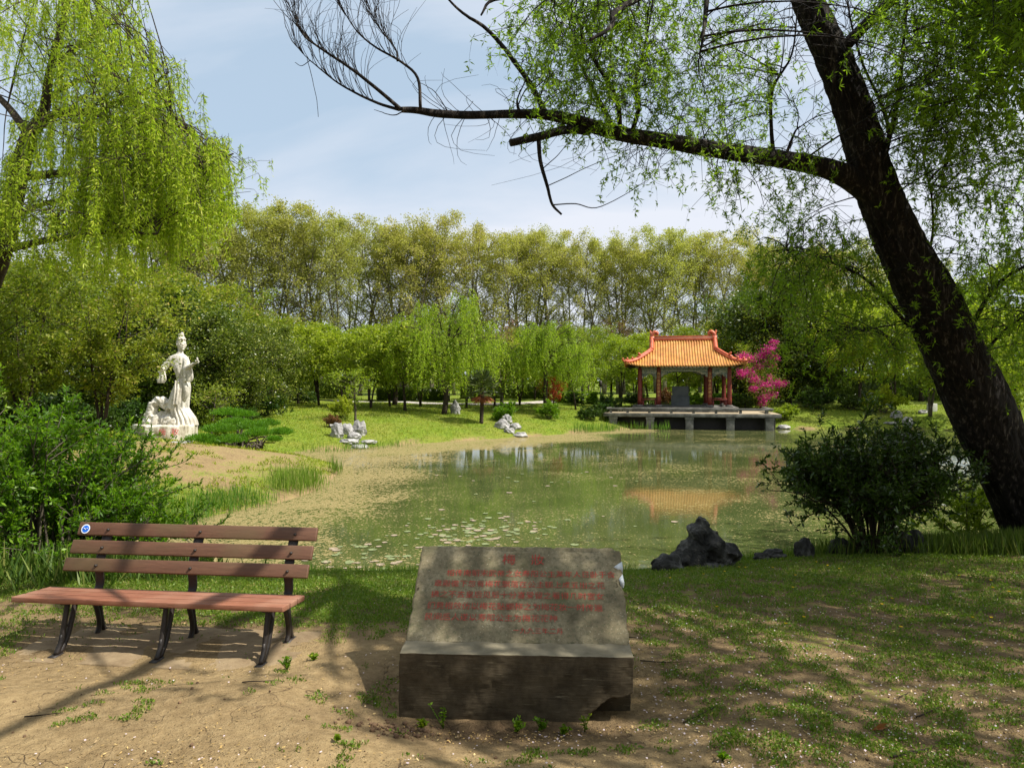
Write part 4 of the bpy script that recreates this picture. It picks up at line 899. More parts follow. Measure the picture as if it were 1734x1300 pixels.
def strands(lf, st, S, Hd, Ln, rng, dens=40, leaf=(.09, .016), rad=.005, out=.28, sway=.05, whorl=0):
    """hanging willow strands: starts S, horizontal directions Hd, lengths Ln"""
    N = len(S); k = 7; s = np.linspace(0, 1, k)
    ph = rng.uniform(0, 6.28, (N, 2))
    def pos(idx, t):
        L = Ln[idx][:, None]; t = t[:, None]
        p = S[idx] + Hd[idx] * L * out * (1 - (1 - t) ** 2) + np.concatenate([np.zeros((len(idx), 2)), -(L * (t ** 1.35) * .96)], 1)
        p[:, 0] += (sway * L * t * np.sin(ph[idx, 0][:, None] + t * 2.5))[:, 0]; p[:, 1] += (sway * L * t * np.sin(ph[idx, 1][:, None] + t * 2.1))[:, 0]; return p
    idx = np.repeat(np.arange(N), k); P = pos(idx, np.tile(s, N)).reshape(N, k, 3)
    th = np.arange(3) * 2.094; off = np.stack([np.cos(th), np.sin(th), np.zeros(3)], -1)
    V = P[:, :, None, :] + off[None, None] * (rad * (1 - .75 * s))[None, :, None, None]
    a = (np.arange(N)[:, None, None] * k + np.arange(k - 1)[None, :, None]) * 3; j = np.arange(3)[None, None, :]; j2 = (j + 1) % 3
    st.add(V.reshape(-1, 3), np.stack([a + j, a + j2, a + 3 + j2, a + 3 + j], -1).reshape(-1, 4))
    cnt = np.maximum(1, (Ln * dens).astype(int)); idx = np.repeat(np.arange(N), cnt); t = rng.uniform(.04, 1, len(idx)) ; Q = pos(idx, t)
    D = rng.normal(size=(len(idx), 3)) * .6; D[:, 2] = -rng.uniform(.2, 1.1, len(idx))
    if whorl:
        idx = np.repeat(idx, whorl); Q = np.repeat(Q, whorl, 0) + rng.normal(size=(len(idx), 3)) * .004; D = rng.normal(size=(len(idx), 3)); D[:, 2] -= .35
    leaves(lf, Q, D, leaf[0] * rng.uniform(.6, 1.25, len(idx)), leaf[1] * rng.uniform(.8, 1.2, len(idx)), rng)
def willow_meshes(seed, H, W, mats=('bark', 'willow_sun'), n1=16, nstr=700, dens=22, leaf=(.16, .035), th=.42, slen=.38):
    rng = np.random.default_rng(seed); wood, lf, st = Acc(), Acc(), Acc(); S, Hd = [], []
    P = smooth_path(np.array([(0, 0, 0, .19), (.12, 0, H * .15, .15), (-.1, .1, H * .3, .14), (.1, 0, H * th, .12)]) , 4); wood.tube(P[:, :3], P[:, 3], 8); top = P[-1, :3]
    for i_ in range(n1):
        az = i_ * 2.4 + rng.uniform(-.3, .3); rch = W / 2 * rng.uniform(.35, .95); o = np.array([math.cos(az), math.sin(az), 0])
        hz = H * (th + (1 - th) * math.sqrt(max(.05, 1 - (rch / (W / 2)) ** 2)) * rng.uniform(.75, 1.0))
        L1 = wiggle(bez(top, top + o * rch * .35 + [0, 0, (hz - top[2]) * 1.0], np.array([o[0] * rch, o[1] * rch, hz * .93]), 9), rng, .05); wood.tube(L1, np.linspace(.075, .012, 9), 5, False)
        for m in range(7):
            p = L1[rng.integers(3, 9)]; d = o * .4 + rng.normal(size=3) * .7; d[2] = abs(d[2]) * .6; e = p + d * W * .11
            L2 = bez(p, p + d * W * .06 + [0, 0, .25], e, 5); wood.tube(L2, np.linspace(.02, .006, 5), 3, False)
            for w in range(nstr // (n1 * 7) + 1): S.append(L2[rng.integers(1, 5)] + rng.normal(size=3) * .08); v = o * .6 + rng.normal(size=3) * .6; v[2] = 0; Hd.append(v)
    S, Hd = np.array(S), np.array(Hd); Hd /= np.linalg.norm(Hd, axis=1, keepdims=True) + 1e-6
    Ln = np.minimum(H * slen * rng.uniform(.35, 1.25, len(S)), S[:, 2] - .25); Ln = np.maximum(Ln, .3)
    strands(lf, wood, S, Hd, Ln, rng, dens, leaf, .008, .2)
    return wood.mesh('trunk', M[mats[0]], True), lf.mesh('crown', M[mats[1]])
def shrub_meshes(seed, H, W, nst=26, nleaf=9000, leaf=(.07, .022), mats=('bark2', 'bush_leaf'), base=.25, low=.15, depth=1.0, whorl=7, tw=(7, 5), bell=0.0):
    rng = np.random.default_rng(seed); wood, lf = Acc(), Acc(); T, TD = [], []
    for i_ in range(nst):
        az = i_ * 2.4 + rng.uniform(-.4, .4); el = rng.uniform(low, 1.0) ** (.8); b = np.array([math.cos(az) * base * rng.uniform(.1, 1), math.sin(az) * base * depth * rng.uniform(.1, 1), 0])
        rh = W / 2 * math.sqrt(max(0, 1 - (el * .97) ** 2.4)) * rng.uniform(.75, 1.05); e = np.array([math.cos(az) * rh, math.sin(az) * rh * depth, H * el * rng.uniform(.8, 1.0)])
        C = b * .5 + e * .5 + np.array([0, 0, H * .22 + bell]); C[:2] *= .8
        P = wiggle(bez(b, C, e, 9), rng, .02 * H); wood.tube(P, np.linspace(.017, .006, 9) * (H / 1.8), 5, False)
        for m in range(tw[0]):
            p = P[rng.integers(3, 9)]; d = (e - b) / (np.linalg.norm(e - b) + .01) * .7 + rng.normal(size=3) * .6 + [0, 0, .25]; d /= np.linalg.norm(d); l2 = H * rng.uniform(.12, .30)
            L2 = wiggle(bez(p, p + d * l2 * .5 + [0, 0, .02], p + d * l2, 5), rng, .01 * H); wood.tube(L2, np.linspace(.007, .003, 5) * (H / 1.8), 3, False)
            T.append(L2[-1]); TD.append(d)
            for w in range(tw[1]):
                p3 = L2[rng.integers(1, 5)]; d3 = d * .7 + rng.normal(size=3) * .6 + [0, 0, .2]; d3 /= np.linalg.norm(d3); l3 = H * rng.uniform(.05, .13); e3 = p3 + d3 * l3
                wood.tube(np.array([p3, (p3 + e3) / 2 + [0, 0, .005], e3]), np.array([.003, .0025, .002]) * (H / 1.8), 3, False); T.append(e3); TD.append(d3); T.append((p3 + e3) / 2); TD.append(d3)
    T, TD = np.array(T), np.array(TD); k = max(1, nleaf // len(T)); idx = np.repeat(np.arange(len(T)), k)
    D = TD[idx] * .75 + rng.normal(size=(len(idx), 3)) * .65; P = T[idx] - TD[idx] * rng.uniform(0, .05, (len(idx), 1)) * H
    leaves(lf, P, D, leaf[0] * rng.uniform(.55, 1.2, len(idx)), leaf[1] * rng.uniform(.7, 1.2, len(idx)), rng)
    return wood.mesh('stems', M[mats[0]], True), lf.mesh('foliage', M[mats[1]])
def plant(kind, meshes, px, d, label, cat='tree', group=None, scale=1.0, rz=None, names=('trunk', 'crown'), x=None, dz=0.0, mat=None):
    X = (px - 867) / F * d if x is None else x
    o = thing(kind, label, cat, (X, d, gz(X, d) - 0.04 + dz), (px * 7.7 + d) % 6.28 if rz is None else rz, group, scale)
    part(names[0], meshes[0], o); c = part(names[1], meshes[1], o)
    if mat: c.material_slots[0].link = 'OBJECT'; c.material_slots[0].material = M[mat]
    return o

# ------------------------------------------------------------------ far plane trees
PL = [tree_meshes('plane', 100 + q, 18.5, 6.6, c0=.22, r0=.26, n1=40, n2=7, n3=4, up=1.0, env='column', jit=(.70, 1.0), nleaf=12500, leaf=(.18, .105), clump=.28, thin=.82, mats=('planebark', 'plane_leaf'), stems=2, lean=.01) for q in range(4)]
rng = np.random.default_rng(7)
def row(x0, x1, dA, dB, n, hs, tagl, grp):
    for k in range(n):
        t = k / (n - 1); px = x0 + (x1 - x0) * t + rng.uniform(-9, 9); d = dA + (dB - dA) * t + rng.uniform(-1.2, 1.2)
        s = hs * rng.uniform(.95, 1.04)
        o = plant('plane_tree', PL[int(rng.integers(0, 4))], px, d, tagl, group=grp, scale=(s * rng.uniform(.86, 1.2), s, s * rng.uniform(.98, 1.015)))
row(250, 1420, 66, 90, 33, 1.03, 'tall plane tree with olive young leaves in the front line of the far tree belt', 'plane trees in the front line of the far belt')
row(150, 1560, 71, 96, 20, 1.0, 'tall plane tree with olive young leaves in the rear line of the far tree belt', 'plane trees in the rear line of the far belt')
# far low wood that closes the view under the plane trees
a = Acc(); n = 42000; X = rng.uniform(-130, 150, n); Y = 100 + rng.uniform(0, 12, n) + X * .05; tz = 3.6 + 1.3 * np.sin(X * .21) + 1.1 * np.sin(X * .53 + 1)
leaves(a, np.stack([X, Y, 1.3 + tz * rng.uniform(0, 1, n) ** .7], -1), rnd_dir(rng, n), rng.uniform(.5, 1.1, n), rng.uniform(.3, .6, n), rng)
tag(part('far_wood', a.mesh('far_wood', M['olive_leaf']), None), 'dense low wood far behind the plane trees', 'wood', kind='stuff')

# ------------------------------------------------------------------ middle distance trees
LIME = [tree_meshes('lime', 200 + q, 5.6, 5.4, c0=.28, r0=.10, n1=20, n2=6, n3=5, up=.55, env='dome', nleaf=8000, leaf=(.18, .09), clump=.16, mats=('bark', 'lime_leaf'), stems=(1, 2, 2)[q], lean=.06) for q in range(3)]
OLIV = [tree_meshes('olive', 220 + q, 6.0, 5.6, c0=.2, r0=.11, n1=24, n2=7, n3=5, up=.5, env='ball', nleaf=10000, leaf=(.16, .08), clump=.18, mats=('bark2', 'olive_leaf'), stems=2, lean=.04) for q in range(2)]
EVER = [tree_meshes('ever', 240 + q, 8.0, 6.4, c0=.06, r0=.16, n1=38, n2=8, n3=5, up=.3, env='ball', nleaf=19000, leaf=(.20, .10), clump=.25, mats=('bark', 'dark_leaf'), lean=.04, jit=(.38, 1.2)) for q in range(2)]
SHR = [shrub_meshes(260 + q, 1.1, 1.6, 22, 6000, (.12, .05), ('bark2', 'bush_leaf')) for q in range(2)]
k = 0
for px, d, h in [(478, 44, .8), (505, 47, .85), (540, 46, .95), (586, 45, .85), (628, 43.5, .9), (660, 45.5, .85), (686, 43, 1.0), (712, 47, .9), (790, 46.5, .85), (838, 47, .85), (880, 50, .9), (975, 49, .85)]:
    plant('small_tree', LIME[k % 3], px, d, 'small lime green tree with a dark forked trunk on the shaded lawn', group='small trees on the shaded lawn', scale=h * .95); k += 1
for px, d, h in [(400, 52, 1.1), (440, 56, 1.0), (490, 57, 1.05), (535, 58, 1.0), (580, 56, 1.05), (625, 58, .95), (670, 57, 1.0), (760, 58, 1.0), (800, 56, .95), (850, 58, 1.0), (905, 57, .9), (950, 60, 1.0), (1000, 56, .95), (1035, 60, 1.0), (1075, 58, .95), (1120, 62, 1.0), (1165, 60, 1.0), (1215, 60, 1.05), (1255, 58, 1.0)]:
    o = plant('woodland_tree', (LIME + OLIV)[k % 5], px, d, 'leafy green tree in the band between the lawn and the plane trees', group='trees between the lawn and the plane trees', scale=(h * 1.1, h * 1.1, h)); k += 1
# behind the pavilion
for px, d, h, lb, mt in [(1052, 52, .85, 'bright lime tree just left of the pavilion', 'lime_leaf'), (1098, 56, .78, 'lime tree seen through the left bay of the pavilion', None), (1150, 55.5, .75, 'bright green tree directly behind the stele', None), (1205, 56, .8, 'lime tree seen through the right bay of the pavilion', None), (1245, 53.5, .85, 'lime tree right behind the last pavilion column', None)]:
    plant('small_tree', LIME[k % 3], px, d, lb, scale=h, mat=mt); k += 1
# evergreen masses: left behind the statue, right behind the blossom tree
for px, d, h, lb in [(352, 32, .66, 'dark broad evergreen tree directly behind the statue'), (415, 35, .62, 'dark green evergreen right of the statue behind the cloud pine'), (300, 33, .85, 'tall dark evergreen behind the head of the statue'), (235, 34, .75, 'dark evergreen left behind the statue'),
                     (130, 33, .8, 'dark evergreen deep in the left wood'), (40, 32, .85, 'dark evergreen at the left edge under the willow'), (-70, 30, .85, 'dark evergreen at the far left rim of the view'), (470, 42, .62, 'grey green bushy evergreen at the left end of the lawn'),
                     (1275, 55, 1.15, 'dark evergreen behind the magenta blossom tree'), (1335, 54, 1.25, 'tallest dark evergreen right of the blossom tree'), (1400, 54, .95, 'dark evergreen on the right lawn edge')]:
    plant('evergreen_tree', EVER[k % 2], px, d, lb, scale=h); k += 1
for x_, y_, h, lb in [(-9, -7, 1.1, 'unseen dark evergreen added behind the viewer on the left'), (-3.5, -9, 1.2, 'unseen dark evergreen added directly behind the viewer'), (2.5, -8.5, 1.15, 'unseen dark evergreen added behind the viewer, a little to the right'), (8.5, -9.5, 1.1, 'unseen dark evergreen added behind the viewer on the right'), (-14, -2, 1.1, 'unseen dark evergreen added at the left beside the viewer'), (-13, 4, 1.0, 'unseen dark evergreen added left of the bench beyond the frame')]:  # unseen trees added around the camera to block sky fill light
    plant('evergreen_tree', EVER[k % 2], 0, y_, lb, scale=h, x=x_, rz=x_); k += 1
for px, d, h, lb, tp in [(1575, 46, 1.25, 'olive tree behind the white marker post', OLIV), (1660, 42, 1.35, 'bright lime tree right of the leaning trunk', LIME), (1740, 38, 1.4, 'tall lime tree at the right edge of the view', LIME), (1480, 60, 1.6, 'tall olive tree rising behind the right evergreens', OLIV),
                         (1560, 58, 1.75, 'tall lime green tree behind the upper part of the leaning trunk', LIME), (1700, 55, 1.8, 'tallest lime green tree beyond the right bank', LIME), (1800, 32, 1.1, 'leafy tree just beyond the right edge', LIME), (1400, 62, 1.5, 'olive tree rising above the right evergreens', OLIV), (1455, 51, 1.25, 'lime green tree left of the leaning trunk over the pale shrub', LIME), (1515, 49, 1.15, 'lime green tree seen just left of the leaning trunk', LIME), (1385, 56, 1.5, 'lime green tree between the two dark right evergreens', LIME),
                         (60, 38, 1.35, 'tall olive tree in the left wood', OLIV), (190, 40, 1.4, 'tall olive tree behind the many stemmed tree', OLIV), (300, 42, 1.3, 'olive tree rising above the statue', OLIV), (380, 46, 1.25, 'olive tree rising over the evergreens right of the statue', OLIV), (430, 48, 1.05, 'olive green tree at the left end of the lawn band', OLIV), (-60, 36, 1.4, 'olive tree at the far left edge of the wood', OLIV)]:
    plant('leafy_tree', tp[k % len(tp)], px, d, lb, scale=h); k += 1
# many stemmed maple left of the statue
mp_ = tree_meshes('maple', 301, 5.0, 5.4, c0=.26, r0=.075, n1=32, n2=8, n3=5, up=.62, env='vase', nleaf=12500, leaf=(.135, .055), clump=.13, mats=('bark', 'olive_leaf'), stems=5, lean=.03, flat=.6, jit=(.5, 1.1))
plant('maple_tree', mp_, 172, 21.5, 'many stemmed maple with fine olive leaves left of the statue', rz=.4)
plant('maple_tree', mp_, 40, 20.5, 'many stemmed maple with fine leaves at the left edge behind the shrub', rz=2.2, scale=.95)
plant('maple_tree', mp_, -70, 19, 'fine leaved maple outside the left edge under the willow', rz=4.0, scale=.95)
# mid willows
plant('willow_tree', willow_meshes(401, 7.7, 7.2), 752, 42, 'bright green weeping willow in the middle of the far lawn', rz=.3)
plant('willow_tree', willow_meshes(402, 6.6, 5.8), 925, 45.5, 'smaller weeping willow with a leaning dark trunk left of the pavilion', rz=2.0)
plant('willow_tree', willow_meshes(403, 6.4, 4.8, nstr=500), 668, 47, 'slender weeping willow half hidden left of the middle willow', rz=1.0, mat='lime_leaf')
# bare brownish tree between the willows
plant('budding_tree', tree_meshes('bud', 410, 5.8, 4.6, c0=.3, n1=22, n2=7, n3=6, up=.8, env='ball', nleaf=2500, leaf=(.09, .05), clump=.15, mats=('bark2', 'brown_leaf')), 850, 49, 'nearly bare brownish tree between the two bright willows')
plant('budding_tree', tree_meshes('bud', 411, 7.0, 5.2, c0=.3, n1=26, n2=8, n3=6, up=.8, env='ball', nleaf=2500, leaf=(.09, .05), clump=.15, mats=('bark2', 'brown_leaf')), 1050, 62, 'bare purplish brown tree behind the left eave of the pavilion')
# red maple, shrubs
plant('red_maple', tree_meshes('red', 420, 2.3, 1.8, c0=.35, r0=.05, n1=14, n2=5, n3=4, env='ball', nleaf=2600, leaf=(.10, .05), clump=.1, mats=('bark', 'red_leaf')), 938, 46.5, 'small red leaved maple on the lawn beside the leaning willow trunk')
N2 = ('stems', 'foliage')
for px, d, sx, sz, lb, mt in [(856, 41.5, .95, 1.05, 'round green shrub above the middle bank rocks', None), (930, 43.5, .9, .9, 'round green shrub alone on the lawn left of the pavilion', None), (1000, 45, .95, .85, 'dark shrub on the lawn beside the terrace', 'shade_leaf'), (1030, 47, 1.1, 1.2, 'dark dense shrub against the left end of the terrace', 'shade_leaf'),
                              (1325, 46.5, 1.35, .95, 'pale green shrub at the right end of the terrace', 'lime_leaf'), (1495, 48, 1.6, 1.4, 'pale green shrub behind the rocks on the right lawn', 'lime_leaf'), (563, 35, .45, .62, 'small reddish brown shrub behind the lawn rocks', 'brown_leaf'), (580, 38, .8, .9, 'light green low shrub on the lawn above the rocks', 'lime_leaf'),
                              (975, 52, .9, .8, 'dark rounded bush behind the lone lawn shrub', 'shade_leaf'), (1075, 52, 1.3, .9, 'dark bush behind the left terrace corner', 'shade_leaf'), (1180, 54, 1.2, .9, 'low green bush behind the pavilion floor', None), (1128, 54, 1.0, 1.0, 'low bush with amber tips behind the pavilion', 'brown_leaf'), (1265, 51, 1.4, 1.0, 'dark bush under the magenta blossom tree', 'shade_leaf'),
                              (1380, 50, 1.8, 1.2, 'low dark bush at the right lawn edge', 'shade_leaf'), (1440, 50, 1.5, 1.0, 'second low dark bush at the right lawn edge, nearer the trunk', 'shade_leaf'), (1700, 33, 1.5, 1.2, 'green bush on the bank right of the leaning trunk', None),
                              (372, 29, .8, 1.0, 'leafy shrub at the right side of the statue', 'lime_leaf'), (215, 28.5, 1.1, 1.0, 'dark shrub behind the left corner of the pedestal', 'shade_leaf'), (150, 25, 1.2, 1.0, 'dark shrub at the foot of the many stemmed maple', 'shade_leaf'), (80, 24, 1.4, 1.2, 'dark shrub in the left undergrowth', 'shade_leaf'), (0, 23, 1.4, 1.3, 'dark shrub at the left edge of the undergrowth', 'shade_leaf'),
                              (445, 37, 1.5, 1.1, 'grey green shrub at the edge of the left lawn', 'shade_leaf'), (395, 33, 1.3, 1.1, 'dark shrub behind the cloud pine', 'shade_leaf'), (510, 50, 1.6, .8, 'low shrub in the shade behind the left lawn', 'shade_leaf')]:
    plant('shrub', SHR[k % 2], px, d, lb, 'shrub', scale=(sx, sx, sz), names=N2, mat=mt); k += 1
# clipped hedge left of the pavilion
for x0, x1, d, lb, hz in ((938, 1010, 54, 'long clipped green hedge left of the pavilion', 1), (1195, 1262, 53, 'clipped hedge behind the right side of the pavilion', 1), (640, 760, 60, 'low dark hedge behind the path', 1.3), (1320, 1640, 60, 'long dark hedge closing the right lawn under the trees', 2.4), (380, 600, 63, 'long dark hedge behind the left end of the lawn', 2.0), (780, 930, 63, 'dark hedge behind the leaning willow of the lawn', 1.6)):
    a = Acc(); n = int(9000 * max(1, (x1 - x0) / 90)); xa, xb = (x0 - 867) / F * d, (x1 - 867) / F * d; L = xb - xa
    u = rng.uniform(-1, 1, (n, 3)); f = rng.integers(0, 3, n); u[np.arange(n), f] = np.sign(u[np.arange(n), f]) * rng.uniform(.85, 1.0, n); u[:, 2] = u[:, 2] * .5 + .5
    leaves(a, u * np.array([L / 2, .7, .8]), rnd_dir(rng, n), .11, .06, rng); b = Acc(); b.box((0, 0, .38), (L * .95, 1.1, .72))
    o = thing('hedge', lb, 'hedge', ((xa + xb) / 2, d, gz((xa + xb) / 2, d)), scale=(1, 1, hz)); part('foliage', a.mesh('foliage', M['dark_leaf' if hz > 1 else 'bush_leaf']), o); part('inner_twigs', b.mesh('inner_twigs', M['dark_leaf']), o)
# magenta blossom tree
def blossom():
    P = on(1288, 50.5); T = thing('blossom_tree', 'magenta blossom tree right of the pavilion', 'tree', P); r = np.random.default_rng(9); w, pk, gr = Acc(), Acc(), Acc()
    for px, py, dd, s in [(1258, 604, 50, .30), (1270, 608, 50.6, .30), (1303, 592, 50.4, .34), (1310, 580, 50.6, .22), (1290, 603, 50.9, .3), (1256, 632, 49.9, .30), (1268, 630, 50.3, .30), (1278, 642, 50, .28), (1300, 640, 50.8, .28), (1296, 652, 49.8, .32), (1314, 650, 50.2, .26), (1325, 649, 50.4, .22), (1277, 658, 49.7, .22), (1292, 674, 49.9, .3), (1305, 668, 50.3, .3), (1284, 620, 50.7, .24), (1305, 618, 51, .26), (1290, 683, 50, .2), (1312, 605, 50.8, .22)]:
        c = np.array(at(px, py, dd)) - np.array(P); L = wiggle(bez(np.zeros(3), np.array([c[0] * .3, c[1] * .3, c[2] * .6]), c, 7), r, .03); w.tube(L, np.linspace(.045, .008, 7), 5, False)
        sp_ = L[3:][r.integers(0, 4, 260)]; n = 420; q = c + r.normal(size=(n, 3)) * s * .70 * np.array([1, 1, .7]); leaves(pk, q, rnd_dir(r, n), .085, .07, r)
        n = 130; q = c + r.normal(size=(n, 3)) * s * 1.6; leaves(gr, q, rnd_dir(r, n), .11, .045, r); leaves(gr, sp_ + r.normal(size=(260, 3)) * .25, rnd_dir(r, 260), .10, .045, r)
    part('trunk', w.mesh('trunk', M['bark'], True), T); part('blossom', pk.mesh('blossom', M['pink']), T); part('foliage', gr.mesh('foliage', M['olive_leaf']), T)
blossom()
# fan palm
def palm():
    P = on(815, 39.8); T = thing('fan_palm', 'small fan palm with drooping dark fronds and a brown dead skirt', 'palm', P); r = np.random.default_rng(3)
    a = Acc(); z = np.linspace(0, 2.0, 26); a.tube(np.stack([.04 * np.sin(z), 0 * z, z], -1), .10 + .025 * (np.arange(26) % 2), 10); part('trunk', a.mesh('trunk', M['bark']), T)
    g, dd = Acc(), Acc()
    for k_ in range(58):
        az = k_ * 2.4; el = 1.5 - k_ * .043; dead = k_ > 46; o = np.array([math.cos(az) * math.cos(el), math.sin(az) * math.cos(el), math.sin(el)]); A = dd if dead else g
        st = np.array([.03, 0, 2.0 - (.25 if dead else 0)]); L = r.uniform(.45, .75) * (.55 if dead else 1); h = st + o * L - [0, 0, .1 * L]; A.tube(np.array([st, st + o * L * .5 + [0, 0, .03], h]), .011, 3)
        side = np.cross(o, [0, 0, 1.0]); side /= np.linalg.norm(side) + 1e-6
        for t in np.linspace(-1.25, 1.25, 17): v = o * math.cos(t) + side * math.sin(t) + [0, 0, -.10]; leaves(A, h[None], v[None], .55 * r.uniform(.8, 1.1), .05, r)
    part('fronds', g.mesh('fronds', M['palm_leaf']), T); part('dead_fronds', dd.mesh('dead_fronds', M['palm_dead']), T)
palm()
# cloud pruned pine beside the statue, with gnarled roots
def cloud_pine():
    P = on(402, 25.5); T = thing('cloud_pine', 'low spreading cloud pruned pine with bright pads right of the statue', 'pine', P); r = np.random.default_rng(4); w, lf = Acc(), Acc()
    for px, py, dd, sx, sz in [(342, 744, 24.6, .55, .18), (372, 728, 25.2, .62, .22), (398, 716, 26.2, .55, .16), (393, 746, 24.6, .6, .2), (428, 724, 25.6, .55, .24), (436, 735, 25, .45, .2), (452, 718, 26.4, .45, .16), (476, 733, 25.6, .42, .16), (385, 700, 27.4, .6, .2), (410, 703, 27.6, .55, .16), (464, 745, 24.8, .25, .1), (355, 752, 24.4, .35, .12)]:
        c = np.array(at(px, py, dd)) - np.array(P); L = wiggle(bez(np.array([0, 0, 0.]), np.array([c[0] * .2, c[1] * .5, c[2] * .9]), c - [0, 0, sz * .5], 7), r, .03); w.tube(L, np.linspace(.06, .02, 7), 6, False)
        n = 2300; u = r.normal(size=(n, 3)); u /= np.linalg.norm(u, axis=1, keepdims=True); u *= r.uniform(.55, 1, (n, 1)); u[:, 2] = np.where(u[:, 2] < 0, u[:, 2] * .35, u[:, 2])
        lump = 1 + .2 * np.sin(u[:, :1] * 7 + px) * np.cos(u[:, 1:2] * 6); q = c + u * np.array([sx, sx * .8, sz]) * lump; D = u * .5 + [0, 0, .7] + r.normal(size=(n, 3)) * .35; leaves(lf, q, D, .10, .02, r)
    part('trunk', w.mesh('trunk', M['bark'], True), T); part('needle_pads', lf.mesh('needle_pads', M['pine_leaf']), T)
    b = on(424, 24.6); T = thing('gnarled_roots', 'tangle of dead gnarled roots in front of the cloud pine', 'dead wood', b); a = Acc()
    for q in range(26):
        az = r.uniform(0, 6.28); l_ = r.uniform(.35, 1.0); st = np.array([r.uniform(-.7, .35), r.uniform(-.3, .3), .02]); e = st + [math.cos(az) * l_ * .7, math.sin(az) * l_ * .3, r.uniform(.05, .42)]
        a.tube(wiggle(bez(st, (st + e) / 2 + [0, 0, .2], e, 7), r, .03), np.linspace(.04, .012, 7), 5)
    part('root_wood', a.mesh('root_wood', M['bark2'], True), T)
cloud_pine()
tr = tree_meshes('plum', 430, 2.0, 1.7, c0=.4, r0=.05, n1=12, n2=4, n3=3, env='ball', nleaf=900, leaf=(.10, .045), clump=.09, mats=('bark2', 'olive_leaf'), lean=.15)
plant('plum_tree', tr, 358, 28.5, 'small gnarled plum tree immediately right of the statue', scale=1.1)
plant('young_tree', tr, 602, 37, 'thin young light green tree on the lawn above the rock group', scale=1.35, mat='lime_leaf')

# ------------------------------------------------------------------ big weeping willow at the left
def left_willow():
    r = np.random.default_rng(21); X0 = (-125 - 867) / F * 16.6; T = thing('weeping_willow', 'large bright weeping willow overhanging the left side of the view', 'tree', (X0, 16.6, gz(X0, 16.6) - .1)); org = np.array(T.location)
    w, lf = Acc(), Acc(); limbs = []
    def lim(pts, r0, r1):
        P = wiggle(smooth_path(atn(pts), 5), r, .015); w.tube(P - org, np.linspace(r0, r1, len(P)), 10); limbs.append((P, r0, r1)); return P
    lim([(-125, 860, 16.6), (-95, 700, 16.5), (-45, 540, 16.3), (0, 425, 16.1), (28, 300, 16), (48, 228, 15.9)], .34, .17)
    lim([(46, 230, 15.9), (74, 190, 15.8), (84, 130, 15.6), (105, 50, 15.4), (130, -60, 15.2)], .13, .05)
    lim([(48, 232, 15.9), (72, 208, 15.8), (108, 188, 15.6), (165, 186, 15.4), (235, 158, 15.2), (290, 120, 15)], .12, .02)
    lim([(108, 190, 15.6), (180, 198, 15.0), (260, 205, 14.6), (320, 215, 14.3)], .05, .015)
    lim([(30, 300, 16), (120, 292, 15.2), (235, 284, 14.8), (320, 285, 14.5), (395, 262, 14.2)], .10, .015)
    lim([(0, 425, 16.1), (90, 405, 14.8), (170, 395, 14), (260, 400, 13.5)], .09, .02)
    lim([(48, 228, 15.9), (12, 180, 16.4), (-50, 120, 17), (-120, 60, 17.5)], .10, .03)
    lim([(90, 110, 15.6), (160, 60, 16.2), (215, 10, 16.6), (240, -60, 16.8)], .06, .02)
    lim([(-20, 480, 16.2), (-80, 380, 15), (-160, 300, 14.5)], .09, .03)
    lim([(60, 210, 15.9), (90, 160, 17.5), (180, 120, 18.5), (250, 110, 19)], .08, .02)
    lim([(10, 380, 16), (60, 350, 17.6), (160, 330, 18.6), (300, 320, 19)], .08, .02)
    def edge(py): return np.interp(py, [-120, 0, 60, 100, 160, 240, 262, 300], [225, 236, 255, 305, 335, 368, 425, 432])
    S, Hd, Ln = [], [], []
    for q in range(340):
        low = q % 5 < 3
        py = r.uniform(225, 400) if low else r.uniform(-110, 290); px = edge(min(py, 300)) - (max(0, py - 320) * .9) - abs(r.normal()) * (190 if low else 125) * (1 if r.random() < .75 else 2.4) - r.uniform(0, 12)
        if px < -230: continue
        dd = r.uniform(12.6, 19); tgt = np.array(at(px, py, dd)); best = None
        for _ in range(5):
            P, a0, a1 = limbs[r.integers(1, len(limbs))]; j = r.integers(len(P) // 3, len(P)); dst = np.linalg.norm(P[j] - tgt) + max(0, P[j][2] - tgt[2]) * .4
            if best is None or dst < best[0]: best = (dst, P[j])
        b = best[1]; m = (b + tgt) / 2 + [0, 0, .12 * best[0] + .15]
        L = wiggle(bez(b, m, tgt, 9), r, .02); w.tube(L - org, np.linspace(.016, .004, 9), 4, False); o = tgt - b; o[2] = 0; o /= np.linalg.norm(o) + 1e-6
        for k_ in range(4 if low else 3):
            p = L[r.integers(3, 9)]; d = o * .5 + r.normal(size=3) * .7; e = p + d * r.uniform(.1, .32) + [0, 0, .02]
            w.tube(np.array([p, (p + e) / 2 + [0, 0, .04], e]) - org, np.array([.006, .004, .003]), 3, False)
            S.append(e); v = o * .5 + r.normal(size=3) * .6; v[2] = 0; Hd.append(v / (np.linalg.norm(v) + 1e-6))
            for _c in range(2): S.append(e + r.normal(size=3) * .045); Hd.append(Hd[-1])
            pe = 867 + e[0] / e[1] * F; bot = np.interp(pe, [0, 150, 260, 330, 380, 430], [560, 540, 510, 490, 460, 360]) + r.uniform(-150, 25); zb = CZ - (bot - HOR) / F * e[1]
            ll = min(r.uniform(.5, 2.3), max(.35, e[2] - zb)); Ln += [ll, ll * r.uniform(.6, 1), ll * r.uniform(.5, 1)]
    strands(lf, w, np.array(S) - org, np.array(Hd), np.array(Ln), r, 33, (.11, .022), .0035, .12, .03)
    part('trunk', w.mesh('trunk', M['bark'], True), T); part('crown', lf.mesh('crown', M['willow_sun']), T)
left_willow()

